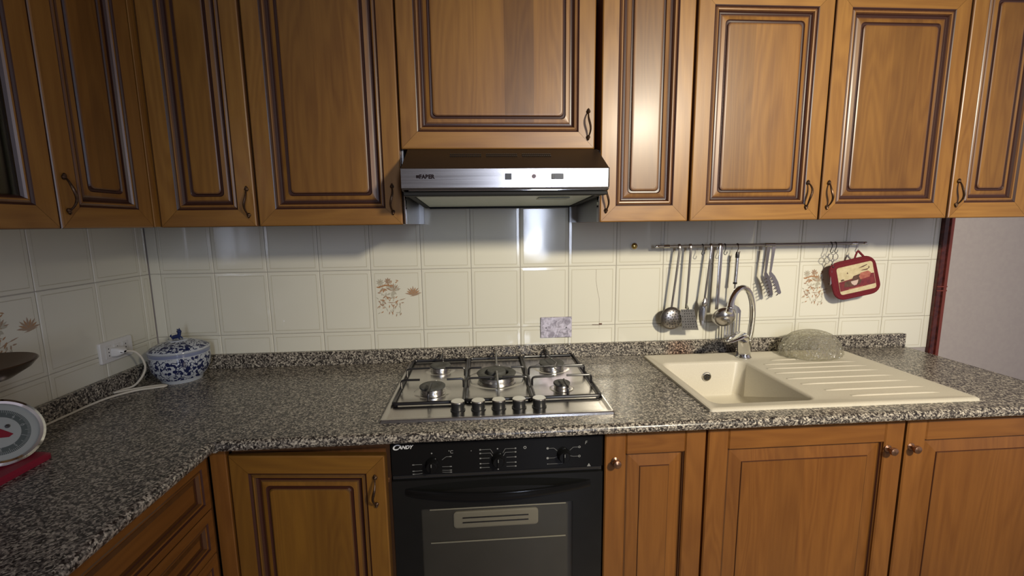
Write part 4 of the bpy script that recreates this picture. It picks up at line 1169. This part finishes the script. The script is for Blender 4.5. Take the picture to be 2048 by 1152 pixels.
# serving fork / spoon seen edge on
u = ut('serving_spoon', .775, 'narrow steel serving spoon hanging between spatula and ladle', 'spoon')
m = MB(); strap(m, (.778, RZ), (.759, 1.125), w0=.006); m.build('handle', steel_v, u, smooth=True)
m = MB(); m.tube([(.759, -.056, 1.128), (.757, -.060, 1.112), (.755, -.060, 1.100), (.752, -.058, 1.090)], [.004, .012, .013, .010], 12, flat=(1, .6))
rings = []
for k in range(10):
    t_ = k/9; z = 1.092-.082*t_; w = .014*(sin(pi*(.25+.70*t_)))+.002; x = .752-.004*t_
    rings.append([(x-w, -.056-.010*sin(pi*t_)*0, z), (x-w*.5, -.064, z), (x+w*.4, -.066, z), (x+w, -.058, z), (x+w*.4, -.063, z), (x-w*.5, -.061, z)])
m.loops(rings, cap0=True, cap1=True); m.build('head', steel_v, u, smooth=True)
# ladle
u = ut('ladle', .812, 'steel soup ladle with round bowl hanging beside the tap', 'ladle')
m = MB(); strap(m, (.817, RZ), (.812, 1.075), w0=.0085, w1=.0075); m.build('handle', steel_v, u, smooth=True)
m = MB(); lc = (.828, -.082, 1.052); TL_ = Matrix.Rotation(radians(8), 3, 'Y') @ Matrix.Rotation(radians(-62), 3, 'X')
pr_ = [(.0455*cos(radians(a)), -.036*sin(radians(a))) for a in range(0, 91, 10)]; pr_[-1] = (.001, -.036)
m.lathe([(.0475, .0005)]+pr_, lc, 40, mat=TL_); m.lathe([(.0475, .0005)]+[(r*.96, z*.96) for r, z in pr_], lc, 40, mat=TL_)
m.build('bowl', steel('ladle_steel', (.55, .53, .51), .22, 'z', .05), u, smooth=True)
# slotted turner on a hook
u = ut('slotted_turner', .887, 'slotted steel turner with tubular handle behind the tap spout', 'spatula')
m = MB(); m.tube([(.888, -.052, 1.290), (.8865, -.053, 1.24), (.884, -.054, 1.186)], .0068, 14); m.build('handle', steel_v, u, smooth=True)
m = MB(); m.tube([(.8875, -.052, 1.312), (.888, -.052, 1.302), (.888, -.052, 1.288)], [.005, .0078, .0078], 12); m.tube([(.884, -.054, 1.188), (.884, -.054, 1.180)], .0078, 12); m.build('collar', iron, u, smooth=True)
m = MB(); m.tube([(.884, -.054, 1.182), (.883, -.056, 1.09)], .0035, 10); m.build('shaft', steel_v, u, smooth=True)
m = MB(); yb = -.058
for x0 in (.8475, .8595, .8715, .8835, .8955, .9075): m.box(x0, x0+.0062, yb-.0008, yb+.0008, .966, 1.062)
m.box(.8475, .9137, yb-.001, yb+.001, .955, .967)
P = [(.8475, 1.058), (.9137, 1.058), (.9137, 1.068), (.904, 1.083), (.889, 1.092), (.877, 1.092), (.860, 1.083), (.8475, 1.068)]
m.loops([[(x, yb-.001, z) for x, z in P], [(x, yb+.001, z) for x, z in P]], cap0=True, cap1=True)
m.build('blade', steel('turner_steel', (.62, .63, .68), .25, 'z'), u)
# spaghetti tongs
u = ut('spaghetti_tongs', 1.03, 'pair of short toothed steel spaghetti tongs on the rail', 'tongs')
def arm(top, bot, tip, side, y):
    m = MB(); n = 8; rings = []
    for k in range(n+1):
        t_ = k/n; w = .0075-.0035*t_; x = top[0]+(bot[0]-top[0])*t_; z = top[1]+(bot[1]-top[1])*t_
        rings.append([(x-w, y, z), (x+w, y-.001*side, z), (x+w, y-.003, z), (x-w, y-.003, z)])
    m.loops(rings, cap0=True, cap1=True)
    dx, dz = tip[0]-bot[0], tip[1]-bot[1]; L = math.hypot(dx, dz); ux, uz = dx/L, dz/L; px, pz = -uz, ux   # p points up-right
    P = [(-.04, -.004), (.12, -.008), (.30, -.006), (.95, -.004), (1.02, .004), (.98, .012), (.5, .017), (.2, .014), (-.04, .006)]
    q = [(bot[0]+ux*L*a+px*b, y-.002, bot[1]+uz*L*a+pz*b) for a, b in P][::-1]
    m.loops([q, [(x, y_+.0018, z) for x, y_, z in q]], cap0=True, cap1=True)
    for k in range(6):
        a = .22+.145*k; bx = bot[0]+ux*L*a; bz = bot[1]+uz*L*a
        m.tube([(bx-px*.002, y-.003, bz-pz*.002), (bx-px*.009, y-.008, bz-pz*.009), (bx-px*.018, y-.012, bz-pz*.018)], [.0030, .0026, .0014], 6)
    return m
arm((1.014, RZ-.006), (1.008, 1.222), (1.036, 1.128), -1, -.058).build('tong_arm', steel('tong_dark', (.34, .32, .31), .3, 'z'), u)
arm((1.042, RZ-.006), (1.034, 1.222), (1.078, 1.132), 1, -.050).build('tong_arm', steel_v, u)
m = MB(); m.tube([(1.008, RY, RZ), (1.050, RY, RZ)], .0078, 12); m.build('hinge', steel_v, u, smooth=True)
# scissors
u = ut('kitchen_scissors', 1.30, 'thin steel scissors hanging by two rings left of the pot holder', 'scissors')
for x, s in ((1.290, 1), (1.316, -1)):
    m = MB(); yy = -.050-.003*s
    P = [(x+.0115*cos(a), yy, 1.284+.0135*sin(a)) for a in [2*pi*k/16 for k in range(17)]]
    m.tube(P+[P[1]], .0014, 6, cap=False)
    m.tube([(x+.004*s, yy, 1.271), (1.303+.002*s, yy, 1.250), (1.303-.002*s, yy, 1.235)], .0018, 6)
    q = [(1.301-.004*s, 1.240), (1.305-.004*s, 1.240), (1.306-.001*s, 1.172), (1.302-.003*s, 1.165)]
    m.loops([[(a, yy-.0008, b) for a, b in q], [(a, yy+.0008, b) for a, b in q]], cap0=True, cap1=True)
    m.build('blade', steel_v, u)
m = MB(); m.lathe([(.003, -.003), (.003, .007), (.001, .008)], (1.303, -.052, 1.243), 10, mat=HX, cap1=True); m.build('rivet', iron, u)

# S hooks
hook_l = ['empty dark S-hook left of the ladle handle', 'empty dark S-hook right of the ladle handle', 'S-hook carrying the slotted turner', 'S-hook through the left scissors ring',
          'S-hook through the right scissors ring', 'pale S-hook carrying the red pot holder']
for (x, mat_), lb in zip(((.742, iron), (.836, iron), (.890, bronze), (1.293, iron), (1.312, iron), (1.402, chrome)), hook_l):
    h_ = 1.300 if x < 1.0 else 1.305
    pts = [(x-.004, RY+.0072, RZ-.006), (x-.002, RY+.0068, RZ)]
    for a in range(30, 181, 30): pts.append((x, RY+.0068*cos(radians(a)), RZ+.001+.0068*sin(radians(a))))
    pts += [(x+.001, RY-.0072, RZ-.012), (x-.003, RY-.0075, RZ-.022)]
    for a in range(180, 361, 30): pts.append((x-.001+.0065*cos(radians(a)) + .001, RY-.0080, RZ-.029+.0075*sin(radians(a))))
    pts.append((x+.0075, RY-.008, RZ-.024))
    m = MB(); m.tube(pts, .0015, 6)
    tag(m.build('s_hook', mat_, smooth=True), lb, 'hook', 'S-hooks on the utensil rail')

# ------------------------------------------------------------ pot holder
ph = thing('pot_holder', (1.410, -.05, 1.20), 'quilted red pot holder with a coffee cup picture', 'pot holder')
A = radians(14); PC = Vector((1.397, -.062, 1.199))
TI = Matrix.Rotation(radians(-10), 3, 'Z') @ Matrix.Rotation(-A, 3, 'Y')
def P3(u_, v_, d=0.0): return PC + TI @ Vector((u_, -d, v_))
def pad(poly, d0, d1):
    m = MB(); m.loops([[P3(a, b, d0) for a, b in poly], [P3(a, b, d1) for a, b in poly]], cap0=True, cap1=True); return m
out_p = [(a-.04*b, b) for a, b in rrect(-.092, .082, -.080, .075, .036, 6)]
m = MB(); sc2 = lambda k: [(a*k, b*k) for a, b in out_p]
m.loops([[P3(a, b, d) for a, b in sc2(k)] for k, d in ((.955, -.007), (1.0, -.002), (1.0, .002), (.97, .007), (.93, .0085))], cap0=True, cap1=True)
b_ = m.build('padding', redcloth, ph, smooth=True)
m = MB(); pts = [P3(a, b, .004) for a, b in sc2(.985)]; m.tube(pts+[pts[0], pts[1]], .0062, 8, cap=False); m.build('piping', redcloth, ph, smooth=True)
fld = [(-.066, -.060), (.072, -.060), (.068, .058), (-.070, .050)]
pic = pad(rrect(-.070, .070, -.061, .055, .010, 3), .0086, .0098).build('printed_picture', cream_cloth, ph)
def patch(poly, mat_, nm, d=.0101):
    m = MB(); m.add([P3(a, b, d) for a, b in poly], [tuple(range(len(poly)))]); m.build(nm, mat_, pic)
patch([(-.069, -.046), (.069, -.041), (.069, .004), (.030, .008), (-.02, -.002), (-.069, -.006)], wine_print, 'table_patch')
patch([(-.052, -.030), (-.020, -.034), (.010, -.030), (.022, -.010), (.016, .012), (-.010, .008), (-.018, -.006), (-.046, -.008)], brown_print, 'dark_blob', .0104)  # dark brown blob printed in the cup picture
patch([(.014, -.012), (.050, -.008), (.058, .008), (.048, .018), (.020, .016), (.010, .002)], pink_print, 'fruit_patch', .0107)
patch([(-.024, -.012), (.006, -.010), (.002, -.022), (-.004, -.030), (-.013, -.031), (-.021, -.023)], cup_print, 'cup_patch', .0109)
patch([(-.022, -.0115), (.003, -.0105), (-.001, -.0085), (-.018, -.009)], brown_print, 'coffee_patch', .0111)
patch([(-.040, -.0445), (.02, -.0435), (.02, -.040), (-.035, -.041)], pink_print, 'cloth_fold', .0103)
for q in ([(.012, .036), (.032, .037), (.050, .043), (.046, .045), (.028, .041)], [(.020, .024), (.046, .022), (.056, .030), (.054, .038), (.050, .027), (.03, .027)], [(-.034, .024), (-.030, .030), (-.028, .022)], [(-.060, -.004), (-.046, -.002), (-.050, .004), (-.060, .003)]):
    patch(q, brown_print, 'print_stroke', .0105)
m = MB(); lp = [P3(.010, .074, .0), P3(.020, .092, -.001), P3(.030, .104, -.002), P3(.038, .092, -.001), P3(.048, .074, 0)]
m.tube(crom(lp, 5), .0042, 8, flat=(1, .6)); m.build('hanging_loop', redcloth, ph, smooth=True)
